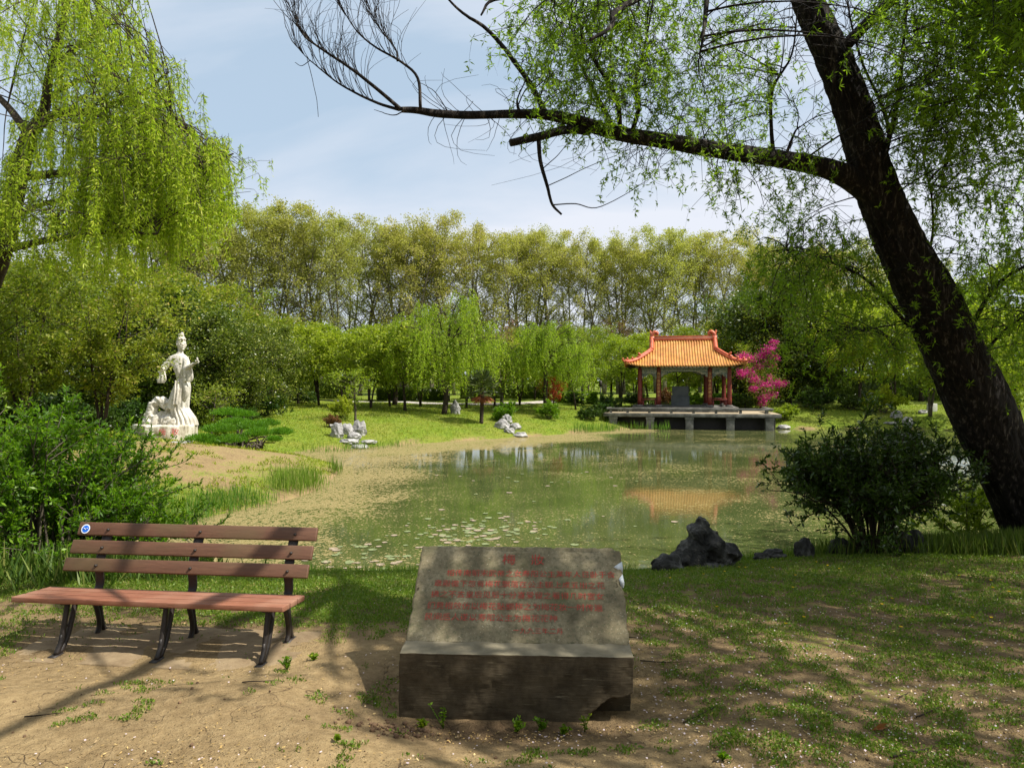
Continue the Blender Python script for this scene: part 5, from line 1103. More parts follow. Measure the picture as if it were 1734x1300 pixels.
# ------------------------------------------------------------------ leaning willow at the right
def right_willow():
    r = np.random.default_rng(33); b0 = at(1752, 905, 11.0); org = np.array([b0.x, b0.y, gz(b0.x, b0.y) - .05])
    T = thing('leaning_willow', 'big dark leaning willow with ridged bark at the right, one long limb over the pond', 'tree', tuple(org)); limbs = []
    tr = Acc()
    def barktube(pts, n, k, amp, name=None):
        P = smooth_path(np.array([list(at(px, py, d)) + [rr] for px, py, d, rr in pts]), k); C, Rr = P[:, :3], P[:, 3] * .93
        a = Acc(); a.tube(C - org, Rr, n, True); V = np.concatenate(a.V); kk = len(C)
        # ridged bark: long plates along the stem
        Tn = np.gradient(C, axis=0); Ls = np.concatenate([[0], np.cumsum(np.linalg.norm(np.diff(C, axis=0), axis=1))])
        for i_ in range(kk):
            for j in range(n):
                th = j / n * 6.283; rr = Rr[i_]; c = Vector((math.cos(th) * rr * 16, math.sin(th) * rr * 16, Ls[i_] * 2.4))
                v = .5 - abs(noise.noise(c)) * 2.2; v2 = noise.noise(c * 2.7); v3 = noise.noise(Vector((math.cos(th) * 1.3, math.sin(th) * 1.3, Ls[i_] * .8)))
                q = V[i_ * n + j]; ax = (C - org)[i_]; V[i_ * n + j] = ax + (q - ax) * (1 + (v * amp + v2 * amp * .45) / max(rr, .05) * .5 + v3 * .09)
        a.V = [V]; tr.add(V, *[np.concatenate(f) for f in a.F.values()]); limbs.append((C, Rr)); return C
    barktube([(1790, 935, 11.0, .66), (1752, 880, 10.95, .50), (1716, 815, 10.8, .44), (1665, 705, 10.5, .455), (1617, 600, 10.2, .41), (1571, 500, 9.9, .37), (1520, 400, 9.6, .315), (1482, 310, 9.35, .27), (1449, 200, 9.15, .235), (1411, 100, 9.0, .215), (1366, 0, 8.85, .19), (1325, -110, 8.7, .17), (1290, -260, 8.5, .13), (1270, -420, 8.4, .08)], 96, 18, .060)
    barktube([(1762, 925, 10.9, .36), (1790, 850, 10.9, .33), (1850, 740, 11.0, .28), (1930, 560, 11.2, .24), (1990, 380, 11.3, .2), (2050, 150, 11.3, .13)], 40, 9, .03)
    barktube([(1486, 335, 9.45, .20), (1450, 308, 9.3, .165), (1400, 285, 9.15, .135), (1330, 271, 9.0, .118), (1250, 259, 8.85, .112), (1170, 247, 8.7, .104), (1100, 235, 8.6, .096), (1040, 225, 8.5, .09), (985, 208, 8.4, .08), (930, 195, 8.3, .062), (870, 193, 8.25, .052), (800, 195, 8.15, .048), (740, 192, 8.1, .046), (705, 187, 8.05, .042), (680, 186, 8.0, .034)], 20, 6, .012)
    w = Acc()
    def tw(pts, r0, r1, reg=True, n=6, k=5):
        P = smooth_path(atn(pts), k); P = wiggle(P, r, .004); w.tube(P - org, np.linspace(r0, r1, len(P)), n)
        if reg: limbs.append((P, np.linspace(r0, r1, len(P))))
        return P
    tw([(998, 222, 8.45), (963, 220, 8.35), (909, 232, 8.2), (862, 243, 8.1)], .055, .042, False, 10)
    tw([(912, 234, 8.2), (915, 272, 8.2), (927, 315, 8.2), (936, 347, 8.2), (952, 364, 8.2)], .028, .012, False)
    tw([(936, 347, 8.2), (975, 345, 8.1), (1010, 352, 8.0), (1060, 330, 7.9), (1100, 305, 7.8)], .008, .003, False, 4)
    tw([(927, 315, 8.2), (960, 300, 8.2), (1000, 280, 8.2), (1040, 262, 8.3)], .006, .003, False, 4)
    tw([(920, 285, 8.2), (945, 262, 8.2), (965, 235, 8.2)], .006, .003, False, 4)
    B = [[(923, 190, 8.3), (898, 143, 8.2), (870, 104, 8.1), (848, 75, 8.1), (816, 43, 8), (787, 25, 8), (755, -5, 8), (720, -60, 8)], [(1050, 220, 8.5), (1045, 172, 8.3), (1016, 118, 8.2), (988, 71, 8.1), (979, 32, 8), (934, 0, 8), (900, -60, 8)],
         [(1038, 216, 8.5), (1016, 172, 8.6), (991, 125, 8.7), (975, 80, 8.8), (960, 20, 8.9)], [(1070, 225, 8.5), (1082, 179, 8.4), (1075, 143, 8.3), (1088, 93, 8.2), (1098, 50, 8.1), (1110, -30, 8)],
         [(880, 192, 8.2), (876, 172, 8.2), (881, 150, 8.2)], [(1310, 264, 9), (1306, 215, 9), (1308, 150, 8.9), (1340, 90, 8.8), (1350, 10, 8.6)], [(1330, 265, 9), (1345, 225, 9), (1352, 215, 9)],
         [(1500, 262, 9.3), (1506, 225, 9.2), (1490, 170, 9.1), (1462, 110, 9), (1440, 30, 8.9), (1430, -60, 8.8)], [(1500, 255, 9.3), (1520, 170, 9.1), (1530, 60, 8.8), (1540, -60, 8.6)],
         [(1573, 427, 9.7), (1580, 390, 9.6), (1578, 330, 9.4), (1566, 270, 9.3), (1580, 200, 9.1)], [(1542, 555, 10), (1520, 530, 9.8), (1494, 500, 9.6), (1466, 472, 9.4), (1425, 450, 9.2), (1383, 433, 9.0), (1330, 420, 8.8)],
         [(1540, 548, 10), (1500, 552, 9.8), (1466, 558, 9.6), (1425, 559, 9.5), (1385, 562, 9.3)], [(1640, 640, 10.3), (1690, 570, 10.2), (1740, 530, 10), (1800, 470, 9.8)], [(1640, 560, 10.1), (1690, 480, 9.6), (1760, 440, 9.2), (1850, 400, 9)],
         [(1411, 100, 9), (1500, 10, 8.6), (1600, -60, 8.2), (1720, -120, 7.8)], [(1360, -10, 8.85), (1230, -60, 8.2), (1060, 8, 7.4), (1035, 45, 7.1), (1000, 66, 7.0)], [(1060, -10, 7.4), (930, -12, 7), (837, 0, 6.8), (815, 26, 6.7)], [(1200, -40, 8), (1195, 20, 7.9), (1190, 60, 7.8), (1186, 92, 7.8)],
         [(1290, -240, 8.5), (1100, -260, 7.6), (900, -240, 6.6), (700, -200, 5.8)], [(1325, -110, 8.7), (1420, -220, 7.5), (1550, -330, 6.2)], [(2000, 340, 11.3), (1900, 180, 10.3), (1820, 60, 9.4), (1740, -40, 8.6)], [(1980, 420, 11.3), (1860, 330, 10.3), (1790, 260, 9.8)]]
    RR = [.035, .032, .03, .03, .022, .028, .022, .028, .035, .02, .03, .014, .03, .035, .08, .06, .035, .035, .09, .09, .09, .06]
    for pts, q in zip(B, RR): tw(pts, q, q * .25)
    # bare winter twigs at the tip of the long limb
    bare = [[(680, 186, 8), (634, 147, 7.9), (591, 114, 7.8), (548, 86, 7.8), (516, 64, 7.7), (501, 39, 7.7), (487, 2, 7.7)], [(677, 186, 8), (641, 175, 8), (602, 157, 8.1), (566, 136, 8.1), (526, 102, 8.2), (509, 84, 8.2)],
            [(712, 184, 8), (707, 132, 8), (677, 104, 8), (637, 82, 8), (605, 57, 8.1), (584, 25, 8.1), (569, -4, 8.1)], [(673, 104, 8), (669, 82, 8), (637, 39, 7.9), (620, -10, 7.9)], [(680, 190, 8), (668, 195, 8), (650, 193, 8), (632, 187, 8)], [(758, 188, 8.1), (735, 155, 8.1), (710, 140, 8)],
            [(526, 102, 8.2), (510, 112, 8.2), (500, 104, 8.2)], [(520, 100, 8.2), (528, 130, 8.2), (535, 165, 8.2), (538, 198, 8.2)]]
    BP = []
    for q, pts in enumerate(bare): P = tw(pts, (.024, .02, .02, .012, .008, .006, .005, .004)[q], .003, False, 5); BP.append(P)
    for q in range(170):
        P = BP[r.integers(0, 4)]; p = P[r.integers(len(P) // 4, len(P))]; L = r.uniform(.3, 1.05); s0 = r.normal() * .4
        e = p + [s0 * L * .5 - .1, r.normal() * .25, L]; mid = p + [-.28 * L + s0 * .1, r.normal() * .1, L * .35]
        C = wiggle(bez(p, mid, e, 9), r, .022); w.tube(C - org, np.linspace(.0042, .0018, 9), 3, False)
        if q % 2 == 0:
            p2 = C[4]; e2 = p2 + [r.uniform(-.35, .35), r.normal() * .1, r.uniform(.1, .35)]; w.tube(wiggle(bez(p2, p2 + [0, 0, .1], e2, 5), r, .006) - org, np.linspace(.003, .0015, 5), 3, False)
    for q in range(80):
        px = r.uniform(735, 1200); lo, Rl = limbs[2]; j = np.argmin(abs(867 + lo[:, 0] / lo[:, 1] * F - px)); p = lo[j]; sg = 1 if r.random() < .6 else -1; L = r.uniform(.2, .9)
        e = p + [r.normal() * .45 * L - .1, r.normal() * .3, sg * L * .7]; C = wiggle(bez(p, p + [r.normal() * .35, 0, sg * L * .6], e, 7), r, .03); w.tube(C - org, np.linspace(.0045, .0016, 7), 3, False)
    # leafy secondaries: explicit regions of the crown, each twig ends in hanging leafy shoots
    lf = Acc(); S, Hd, Ln = [], [], []
    allP = np.concatenate([P for P, _ in limbs])
    def fill(n, xr, yr, dr, ln, ns, sr=.9, world=False, rad=.012):
        for q in range(n):
            if world: tgt = np.array([r.uniform(*xr), r.uniform(*yr), r.uniform(*dr)])
            else: tgt = np.array(at(r.uniform(*xr), r.uniform(*yr), r.uniform(*dr)))
            dd = np.linalg.norm(allP - tgt, axis=1) + r.uniform(0, 1.2, len(allP)); b = allP[np.argmin(dd)]
            D = np.linalg.norm(tgt - b); L = wiggle(bez(b, (b + tgt) / 2 + [r.normal() * .1, r.normal() * .1, .12 * D + .1], tgt, 8), r, .02)
            w.tube(L - org, np.linspace(rad * (.55 + (.5 if world else .28) * D), .003, 8), 4, False); o = tgt - b; o[2] = 0; o /= np.linalg.norm(o) + 1e-6
            for k_ in range(ns):
                p = L[r.integers(2, 8)]; e = p + o * r.uniform(0, .25) + r.normal(size=3) * .2
                w.tube(np.array([p, (p + e) / 2 + [0, 0, .02], e]) - org, np.array([.004, .003, .0025]), 3, False); S.append(e); v = o * .5 + r.normal(size=3) * .8; v[2] = 0; Hd.append(v / (np.linalg.norm(v) + 1e-6)); Ln.append(r.uniform(*ln))
    fill(62, (860, 1110), (-60, 130), (7.3, 9.2), (.15, .55), 8)
    fill(30, (930, 1120), (100, 200), (7.6, 9), (.12, .45), 7)
    fill(54, (1090, 1350), (-60, 215), (7.6, 9.8), (.15, .6), 8)
    fill(20, (1040, 1420), (235, 300), (7.8, 9.5), (.15, .6), 5)
    fill(12, (1230, 1420), (300, 395), (8.2, 9.5), (.2, .6), 6)
    fill(60, (1400, 1600), (-60, 220), (7.5, 10), (.15, .6), 8)
    fill(92, (1540, 1790), (-80, 170), (6.5, 10.5), (.2, .8), 9)
    fill(36, (1590, 1790), (170, 350), (7.5, 10.5), (.2, .7), 7)
    fill(22, (1500, 1620), (200, 360), (8.5, 10.2), (.2, .6), 6)
    fill(44, (1270, 1540), (385, 520), (8.2, 10.4), (.2, .7), 7)
    fill(24, (1330, 1540), (520, 620), (8.6, 10.4), (.2, .6), 6)
    fill(46, (1570, 1790), (380, 600), (8.2, 11), (.25, .8), 7)
    nA = len(S)
    # the part of the crown above and beyond the frame, which shades the foreground
    fill(140, (4.7, 12.8), (.4, 9.6), (6.4, 9.8), (.4, 1.2), 20, world=True, rad=.022)
    fill(17, (-1.5, 4.6), (.6, 5.4), (6.9, 9.2), (.3, .8), 4, world=True, rad=.050)
    fill(90, (8.5, 15.5), (8.0, 14.0), (5.0, 10.0), (.5, 1.5), 9, world=True, rad=.016)
    S, Hd, Ln = np.array(S) - org, np.array(Hd), np.array(Ln)
    pe, qe = 867 + (S[:nA] + org)[:, 0] / (S[:nA] + org)[:, 1] * F, HOR - ((S[:nA] + org)[:, 2] - CZ) / (S[:nA] + org)[:, 1] * F
    tx = np.interp(qe, [-100, 0, 100, 200, 300, 400, 500, 600, 700], [1325, 1366, 1411, 1449, 1482, 1520, 1571, 1617, 1665]); keep = (np.abs(pe - tx) > 62) | (r.random(nA) < .06) | (S[:nA, 1] + org[1] > 9.9)
    strands(lf, w, S[:nA][keep], Hd[:nA][keep], Ln[:nA][keep], r, 15, (.070, .0155), .0024, .45, .14, 5)
    strands(lf, w, S[nA:], Hd[nA:], Ln[nA:], r, 44, (.11, .032), .003, .30, .10)
    part('trunk', tr.mesh('trunk', M['willowbark'], True), T); part('branches', w.mesh('branches', M['willowbark'], True), T); part('crown', lf.mesh('crown', M['willow_leaf']), T)
M['willowbark'] = rough_mat('ridged willow bark', [(0.38, (0.006, 0.005, 0.004)), (0.55, (0.020, 0.015, 0.012)), (0.70, (0.15, 0.13, 0.11))], 13, 8, 0.95, 40, 1.0, 0.03, (1.5, 1.5, 0.16))  # palest stop puts the grey highlights of the trunk into the bark colour
right_willow()

# ------------------------------------------------------------------ near shrubs
def near_shrub(px, d, label, args, **kw):
    plant('shrub', shrub_meshes(**args), px, d, label, 'shrub', names=('stems', 'foliage'), rz=kw.get('rz', 0), x=kw.get('x'))
near_shrub(1478, 10.5, 'dark spreading shrub with pointed leaves on the near shore before the leaning trunk', dict(seed=501, H=2.05, W=2.75, nst=50, nleaf=34000, leaf=(.088, .029), mats=('bark', 'shade_leaf'), base=.22, low=.22, depth=.75, tw=(8, 6), bell=.12))
near_shrub(62, 8.9, 'dense glossy green shrub behind the park bench at the left edge', dict(seed=502, H=1.95, W=3.3, nst=54, nleaf=46000, leaf=(.075, .026), mats=('bark2', 'bush_leaf'), base=.7, low=.05, depth=.8, tw=(9, 6)))
near_shrub(-90, 9.6, 'tall part of the undergrowth beyond the left edge', dict(seed=503, H=2.3, W=3.0, nst=36, nleaf=22000, leaf=(.08, .028), mats=('bark2', 'bush_leaf'), base=.7, low=.05, depth=.9, tw=(8, 5)))
near_shrub(165, 9.6, 'loose green shrub with long shoots reaching right behind the bench back', dict(seed=504, H=1.4, W=2.1, nst=30, nleaf=15000, leaf=(.07, .026), mats=('bark2', 'bush_leaf'), base=.4, low=.12, depth=.7, tw=(7, 5)))
near_shrub(1640, 11.6, 'sunlit light green sapling between the dark shrub and the leaning trunk', dict(seed=505, H=1.0, W=1.3, nst=12, nleaf=2600, leaf=(.10, .034), mats=('bark2', 'lime_leaf'), base=.1, low=.3, depth=.7, tw=(5, 3)))
def shoot(p0, p1, p2, label):
    r = np.random.default_rng(int(abs(p0[0]) * 10)); P = bez(np.array(at(*p0)), np.array(at(*p1)), np.array(at(*p2)), 16); o = P[0].copy(); T = thing('shoot', label, 'shoot', tuple(o)); w, lf = Acc(), Acc()
    w.tube(P - o, np.linspace(.008, .003, 16), 5)
    for k_ in range(5, 16):
        d = P[min(15, k_)] - P[k_ - 1]; d /= np.linalg.norm(d); n = 5 if k_ > 11 else 3; leaves(lf, np.repeat((P[k_] - o)[None], n, 0) + r.normal(size=(n, 3)) * .012, d * .8 + r.normal(size=(n, 3)) * .6 + [0, 0, .2], .07, .024, r)
    part('stem', w.mesh('stem', M['bark2']), T); part('leaves', lf.mesh('leaves', M['bush_leaf']), T)
shoot((150, 905, 9.0), (240, 800, 8.9), (290, 742, 8.8), 'long leafy shoot rising to the right from the left shrub, below the statue')
shoot((190, 880, 9.4), (290, 830, 9.3), (338, 818, 9.2), 'long leafy shoot reaching right above the bench back, under the statue')
shoot((150, 800, 9.6), (310, 800, 9.5), (326, 770, 9.4), 'thin curved shoot with leaf tufts hanging right of the left shrub')

# ------------------------------------------------------------------ ground cover, reeds, petals
def clump_noise(X, Y, sc, seed=0.0):
    return np.array([noise.noise(Vector((x * sc + seed, y * sc, seed))) for x, y in zip(X, Y)])
def off_things(X, Y):
    c, s_ = math.cos(-.05), math.sin(-.05); u = (X - .02) * c - (Y - 4.235) * s_; 
    ok = ~((np.abs(X - .03) < .72) & (Y > 4.17) & (Y < 5.08)); ok &= ~((np.abs(X + 2.62) < 1.06) & (np.abs(Y - 5.42) < .40) & (np.random.default_rng(1).random(len(X)) > .06)); return ok
def near_grass():
    r = np.random.default_rng(50); n = 720000; Y = 2.3 * (14.5 / 2.3) ** r.uniform(0, 1, n); X = r.uniform(-1, 1, n) * (Y * .76 + .5)
    s = shore_dist(X, Y); c = cover(X, Y); nb = clump_noise(X, Y, 1.5) * .45 + clump_noise(X, Y, 5.5, 9.) * .8 + clump_noise(X, Y, 14, 2.) * .35
    ok = (s > .02) & (c + nb > .42) & (r.random(n) < np.clip((c + nb - .28) * 1.4, .1, 1)) & off_things(X, Y)
    X, Y, c, nb = X[ok], Y[ok], c[ok], nb[ok]; n = len(X); Z = ground_z(X, Y); q = np.stack([X, Y, Z], -1)
    lus = np.clip((Y - 5.2) / 3, 0, 1) * .6 + .55; br = r.random(n) < .45
    a = Acc(); D = r.normal(size=(n, 3)) * .45; D[:, 2] = 1; leaves(a, q[~br], D[~br], (r.uniform(.02, .065, n) * lus)[~br], .0065, r)
    D = r.normal(size=(n, 3)); D[:, 2] = np.abs(D[:, 2]) * .5 + .35; q2 = q.copy(); q2[:, 2] += r.uniform(.004, .035, n) * lus
    leaves(a, q2[br], D[br], (r.uniform(.014, .036, n) * lus)[br], (r.uniform(.010, .020, n))[br], r)
    tag(part('short_grass', a.mesh('short_grass', M['grass']), None), 'short grass and clover on the near bank', 'grass', kind='stuff')
near_grass()
def far_grass():
    r = np.random.default_rng(51); n = 260000; Y = 13.5 * (52 / 13.5) ** r.uniform(0, 1, n); X = r.uniform(-1, 1, n) * (Y * .75 + 1)
    s = shore_dist(X, Y); c = cover(X, Y); nb = clump_noise(X, Y, .55) * .5 + clump_noise(X, Y, 2.2, 4.) * .5; ok = (s > .1) & (c + nb > .48); X, Y = X[ok], Y[ok]; n = len(X)
    a = Acc(); D = r.normal(size=(n, 3)) * .6; D[:, 2] = 1; leaves(a, np.stack([X, Y, ground_z(X, Y) - .005], -1), D, r.uniform(.05, .13, n), r.uniform(.015, .03, n) * (.6 + Y / 50), r)
    tag(part('lawn_grass', a.mesh('lawn_grass', M['lawnblade']), None), 'mown grass of the far and left lawns', 'grass', kind='stuff')
M['lawnblade'] = leaf_mat('lawn blade', (0.13, 0.20, 0.012), (0.23, 0.31, 0.018), (0.33, 0.31, 0.05), 0.3)
far_grass()
def blades(name, label, cat, cens, n, h, wd, mat, spread=.25, seed=3, lean=.14):
    r = np.random.default_rng(seed); C = np.array(cens, dtype=float); i_ = r.integers(0, len(C), n); X = C[i_, 0] + r.normal(size=n) * spread; Y = C[i_, 1] + r.normal(size=n) * spread
    Z = np.maximum(ground_z(X, Y), -.03); a = Acc(); D = r.normal(size=(n, 3)) * lean; D[:, 2] = 1; leaves(a, np.stack([X, Y, Z], -1), D, r.uniform(*h, n), wd, r)
    tag(part(name, a.mesh(name, M[mat]), None), label, cat, kind='stuff')
def line(pts, n): P = np.array(pts, dtype=float); return [tuple(P[0] + (P[-1] - P[0]) * t) if len(P) == 2 else tuple(smooth_path(P, 8)[int(t * (len(P) - 1) * 8)]) for t in np.linspace(0, .999, n)]
blades('reeds', 'green reeds along the left shore', 'reeds', line([(-7.5, 14.2), (-7.3, 15.6), (-6.9, 16.8), (-6.25, 17.8)], 30), 2100, (.15, .45), .012, 'reed', .30)
blades('reeds', 'tuft of tall green reeds at the point of the left shore', 'reeds', line([(-6.1, 18.8), (-5.85, 20.6)], 12), 1000, (.25, .65), .016, 'reed', .28, 4)
blades('reeds', 'small reed clump at the tip of the left spit', 'reeds', [(-5.75, 23.2)], 80, (.35, .75), .02, 'reed', .13, 5)
blades('reeds', 'thin reeds in the shallow cove before the lawn rocks', 'reeds', line([(-8.6, 30.2), (-5.2, 33.2)], 20), 500, (.15, .5), .018, 'reed', .5, 6)
blades('reeds', 'blue green reeds in the water left of the terrace', 'reeds', line([(3.8, 41.4), (6.3, 43.1)], 12) + line([(7, 43.4), (9.5, 43.5)], 4), 420, (.3, .75), .03, 'reed', .3, 7)
blades('shore_grass', 'dark tall grass under the leaning willow', 'grass', line([(4.9, 10.9), (6.4, 10.9), (7.6, 10.4), (8.4, 9.6)], 24) + line([(6.0, 10.2), (8.2, 9.2)], 10), 9000, (.12, .38), .014, 'shadegrass', .34, 8, .25) if False else None
M['shadegrass'] = leaf_mat('long shaded grass', (0.03, 0.07, 0.01), (0.09, 0.16, 0.02), (0.22, 0.24, 0.06), 0.3)
blades('shore_grass', 'dark tall grass under the leaning willow', 'grass', line([(4.9, 10.9), (6.4, 10.9), (7.6, 10.4), (8.4, 9.6)], 24) + line([(6.0, 10.2), (8.2, 9.2)], 10), 12000, (.12, .38), .014, 'shadegrass', .34, 8, .25)
blades('shore_grass', 'tufts of long grass between the shore stones', 'grass', line([(2.9, 11.1), (4.9, 11.6)], 14) + line([(-4.6, 10.9), (1.6, 11.0)], 22), 4200, (.08, .26), .012, 'grass', .16, 9, .3)
blades('weeds', 'rank weeds at the foot of the left shrub', 'weeds', line([(-7.2, 9.6), (-4.6, 9.6)], 16) + line([(-5.5, 7.9), (-4.2, 8.6)], 8), 5200, (.15, .5), .02, 'shadegrass', .35, 10, .35)
def petals():
    r = np.random.default_rng(60); n = 48000; Y = 2.3 * (11 / 2.3) ** r.uniform(0, 1, n); X = r.uniform(-1, 1, n) * (Y * .76 + .4)
    nb = clump_noise(X, Y, .9, 3.); p = np.where(X > .8, 1.0, .22 + .25 * (Y < 3.6)) + nb * .8; ok = (r.random(n) < np.clip(p, 0.02, 1) * .8) & (shore_dist(X, Y) > .1) & off_things(X, Y); X, Y = X[ok], Y[ok]
    X2 = np.concatenate([X, r.normal(.05, .42, 420)]); Y2 = np.concatenate([Y, 4.09 - np.abs(r.normal(0, .10, 420))]); X2 = np.concatenate([X2, r.normal(-3.9, .35, 350)]); Y2 = np.concatenate([Y2, r.normal(4.95, .12, 350)]); n = len(X2)
    def put(sel, nm, lb, mat, L, W):
        q = np.stack([X2[sel], Y2[sel], ground_z(X2[sel], Y2[sel]) + r.uniform(.004, .016, sel.sum())], -1); D = r.normal(size=(sel.sum(), 3)); D[:, 2] *= .25; a = Acc()
        D /= np.linalg.norm(D, axis=1, keepdims=True); N = np.cross(D, np.array([0, 0, 1.0]) + r.normal(size=(len(D), 3)) * .35); N /= np.linalg.norm(N, axis=1, keepdims=True); Lr = r.uniform(*L, len(D))[:, None]; Wr = Lr * W
        V = np.stack([q, q + D * Lr * .5 + N * Wr * .5, q + D * Lr, q + D * Lr * .5 - N * Wr * .5], 1).reshape(-1, 3); a.add(V, np.arange(4 * len(D)).reshape(-1, 4)); tag(part(nm, a.mesh(nm, M[mat]), None), lb, nm.split('_')[-1], kind='stuff')
    k_ = r.random(n); k_ = np.where((X2 < .8) & (k_ < .36) & (r.random(n) < .6), .9, k_); put(k_ < .30, 'fallen_petals', 'pale pink petals scattered on the ground', 'petal', (.010, .019), .75); put(k_ >= .30, 'fallen_litter', 'small yellow and brown bud scales scattered on the ground', 'litter', (.010, .024), .4)
petals()
def clods():
    r = np.random.default_rng(70); a = Acc()
    for q in range(420):
        x, y = (r.normal(-.66, .12), r.normal(4.03, .07)) if q < 170 else (r.uniform(-1, 1) * 3, r.uniform(2.6, 4.6)); sz = (r.uniform(.003, .012) if r.random() < .9 else .018) * (1 if q < 170 else .6)
        if not off_things(np.array([x]), np.array([y]))[0]: continue
        bm = bmesh.new(); bmesh.ops.create_icosphere(bm, subdivisions=1, radius=sz); V = np.array([v.co[:] for v in bm.verts]) * r.uniform(.7, 1.3, (len(bm.verts), 1)); Fc = np.array([[v.index for v in f.verts] for f in bm.faces]); bm.free(); a.add(V + [x, y, gz(x, y) + sz * .3], Fc)
    tag(part('soil_clods', a.mesh('soil_clods', M['humus']), None), 'loose clods of dark earth by the left foot of the inscribed stone', 'soil', kind='stuff')
M['humus'] = rough_mat('dark crumbly earth', [(0.3, (0.07, 0.04, 0.022)), (0.7, (0.18, 0.11, 0.06))], 30, 4)
clods()
# weeds at the base of the inscribed stone and a few in the dirt
def weed(x, y, h, n, seed, label, mat='bush_leaf', L=.05, grp=None):
    r = np.random.default_rng(seed); T = thing('weed', label, 'weed', (x, y, gz(x, y)), group=grp); w, lf = Acc(), Acc()
    for q in range(max(2, n // 9)):
        d = np.array([r.normal() * .45, r.normal() * .3, 1]); L_ = h * r.uniform(.5, 1); e = d / np.linalg.norm(d) * L_; P = bez(np.zeros(3), e * .5 + [r.normal() * .01, 0, .01], e, 6); w.tube(P, np.linspace(.003, .0015, 6), 4)
        for m in range(9): p = P[r.integers(1, 6)]; v = r.normal(size=3); v[2] = abs(v[2]) * .5 + .1; leaves(lf, p[None], v[None], L * r.uniform(.5, 1.1), L * .5, r)
    part('stem', w.mesh('stem', M[mat]), T); part('leaves', lf.mesh('leaves', M[mat]), T)
for x, y, h, n, sd, lb in [(-.40, 4.14, .17, 26, 1, 'upright weed with round leaves at the left front of the inscribed stone'), (-.52, 4.13, .06, 60, 2, 'low leafy weed clump at the left corner of the inscribed stone'), (.03, 4.10, .08, 60, 3, 'broad leaved rosette weed at the middle of the stone base'), (.17, 4.11, .08, 50, 4, 'narrow leaved weed just right of the rosette at the stone base'), (.30, 4.07, .06, 60, 5, 'low spreading weed before the broken corner of the stone base'),
                           (.42, 4.10, .14, 26, 6, 'upright small weed below the broken corner of the stone base'), (-1.55, 4.9, .09, 70, 7, 'bushy weed at the right foot of the bench'), (-1.42, 5.1, .07, 50, 8, 'smaller weed behind the one at the right foot of the bench'), (-3.55, 4.75, .12, 60, 9, 'leafy weed at the left edge before the bench pad'), (-1.45, 3.1, .04, 30, 10, 'tiny green weed alone in the bare earth below the bench'),
                           (-.9, 3.65, .04, 24, 11, 'tiny weed in the bare earth between the bench and the stone'), (.62, 4.45, .08, 40, 12, 'grassy weed at the right side of the stone base'), (1.05, 3.55, .05, 40, 13, 'small dark weed in the bare patch right of the stone')]:
    weed(x, y, h, int(n * 1.6), sd, lb, L=.028)
r = np.random.default_rng(80)
def dande(x, y):
    T = thing('dandelion', 'tiny yellow flower in the turf at the right', 'flower', (x, y, gz(x, y)), group='tiny yellow flowers in the right turf'); a = Acc(); a.tube([(0, 0, 0), (0, 0, .045)], .0018, 4); part('stem', a.mesh('stem', M['grass']), T)
    a = Acc(); n = 16; th = np.arange(n) * .39; leaves(a, np.repeat([[0, 0, .045]], n, 0), np.stack([np.cos(th), np.sin(th), np.full(n, .35)], -1), .015, .008, r); part('flower_head', a.mesh('flower_head', M['yellow']), T)
M['yellow'] = rough_mat('yellow petal', [(0, (.75, .5, .01)), (1, (.8, .6, .02))])
for q in range(26): dande(*((r.uniform(1.6, 5.2), r.uniform(5.6, 9.5))))
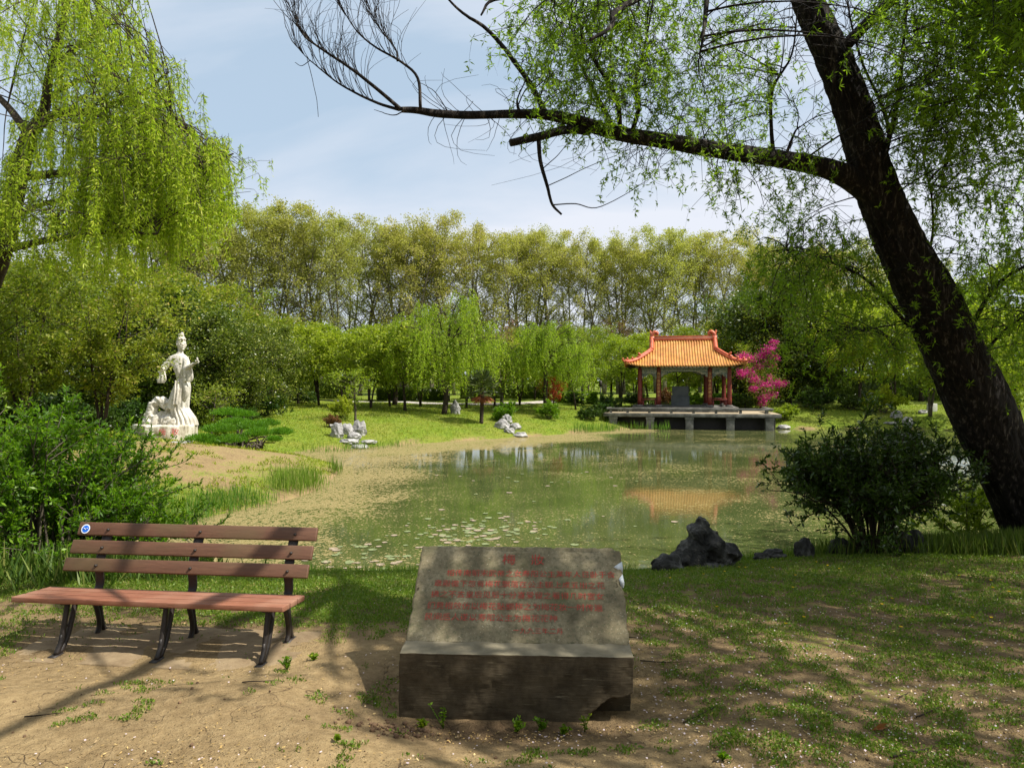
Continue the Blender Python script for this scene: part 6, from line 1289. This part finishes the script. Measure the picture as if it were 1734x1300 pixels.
for q in range(30):                                              # fallen twigs
    y = r.uniform(2.7, 8.5); x = r.uniform(-1, 1) * y * .68
    if not off_things(np.array([x]), np.array([y]))[0] or (abs(x + 2.6) < 1.3 and abs(y - 5.3) < .6): continue
    L = r.uniform(.08, .34); az = r.uniform(-.6, .6); P = np.array([[t * L * math.cos(az), t * L * math.sin(az), 0] for t in np.linspace(-.5, .5, 7)]); P = wiggle(P, r, .006); P[:, 2] = ground_z(P[:, 0] + x, P[:, 1] + y) - gz(x, y) + .012
    a = Acc(); a.tube(P, np.linspace(.0045, .002, 7) * r.uniform(.7, 1.3), 5); o = part('fallen_twig', a.mesh('fallen_twig', M['bark']), None); o.location = (x, y, gz(x, y)); tag(o, 'thin dark dry twig lying on the ground', 'twig', 'dry twigs on the near ground')
for x, y, lb in ((1.95, 3.85, 'curled brown dead leaf on the turf right of the stone'), (3.05, 3.55, 'orange brown dead leaf near the lower right corner')):
    a = Acc(); leaves(a, np.array([[0, 0, .015], [0, 0, .015]]), np.array([[1, .2, .1], [1, .25, .25]]), .11, .05, r); o = part('dead_leaf', a.mesh('dead_leaf', M['palm_dead']), None); o.location = (x, y, gz(x, y)); tag(o, lb, 'leaf')
# lily pads
def pads():
    r = np.random.default_rng(90); n = 14; th = np.linspace(.25, 6.03, n); V = np.concatenate([[[0, 0, 0]], np.stack([np.cos(th), np.sin(th), .03 * np.sin(th * 3)], -1)]); j = np.arange(1, n)
    pm = [mk('lily_pad', V, [np.stack([np.zeros(n - 1, int), j, j + 1], -1)], M[m_]) for m_ in ('pad', 'padpink')]
    for q in range(210):
        if q < 120: x, y = r.normal(-.7, .75), r.normal(14.6, .75)
        elif q < 180: x, y = r.normal(-2.6, .8), r.normal(12.6, .7)
        else: x, y = r.uniform(-3, 4), r.uniform(12, 26)
        if shore_dist(x, y)[0] > -.25: continue
        o = part('lily_pad', pm[int(r.random() < .4)], None); sc_ = r.uniform(.035, .085); o.location = (x, y, .008 + r.uniform(0, .004)); o.scale = (sc_, sc_, sc_ * .5); o.rotation_euler = (0, 0, r.uniform(0, 6.28))
        tag(o, 'small round lily pad floating on the pond', 'lily pad', 'lily pads on the pond')
M['pad'] = rough_mat('lily pad', [(0.3, (0.13, 0.17, 0.07)), (0.7, (0.25, 0.28, 0.13))], 3); M['padpink'] = rough_mat('reddish lily pad', [(0.3, (0.25, 0.20, 0.13)), (0.7, (0.38, 0.30, 0.22))], 3)
pads()
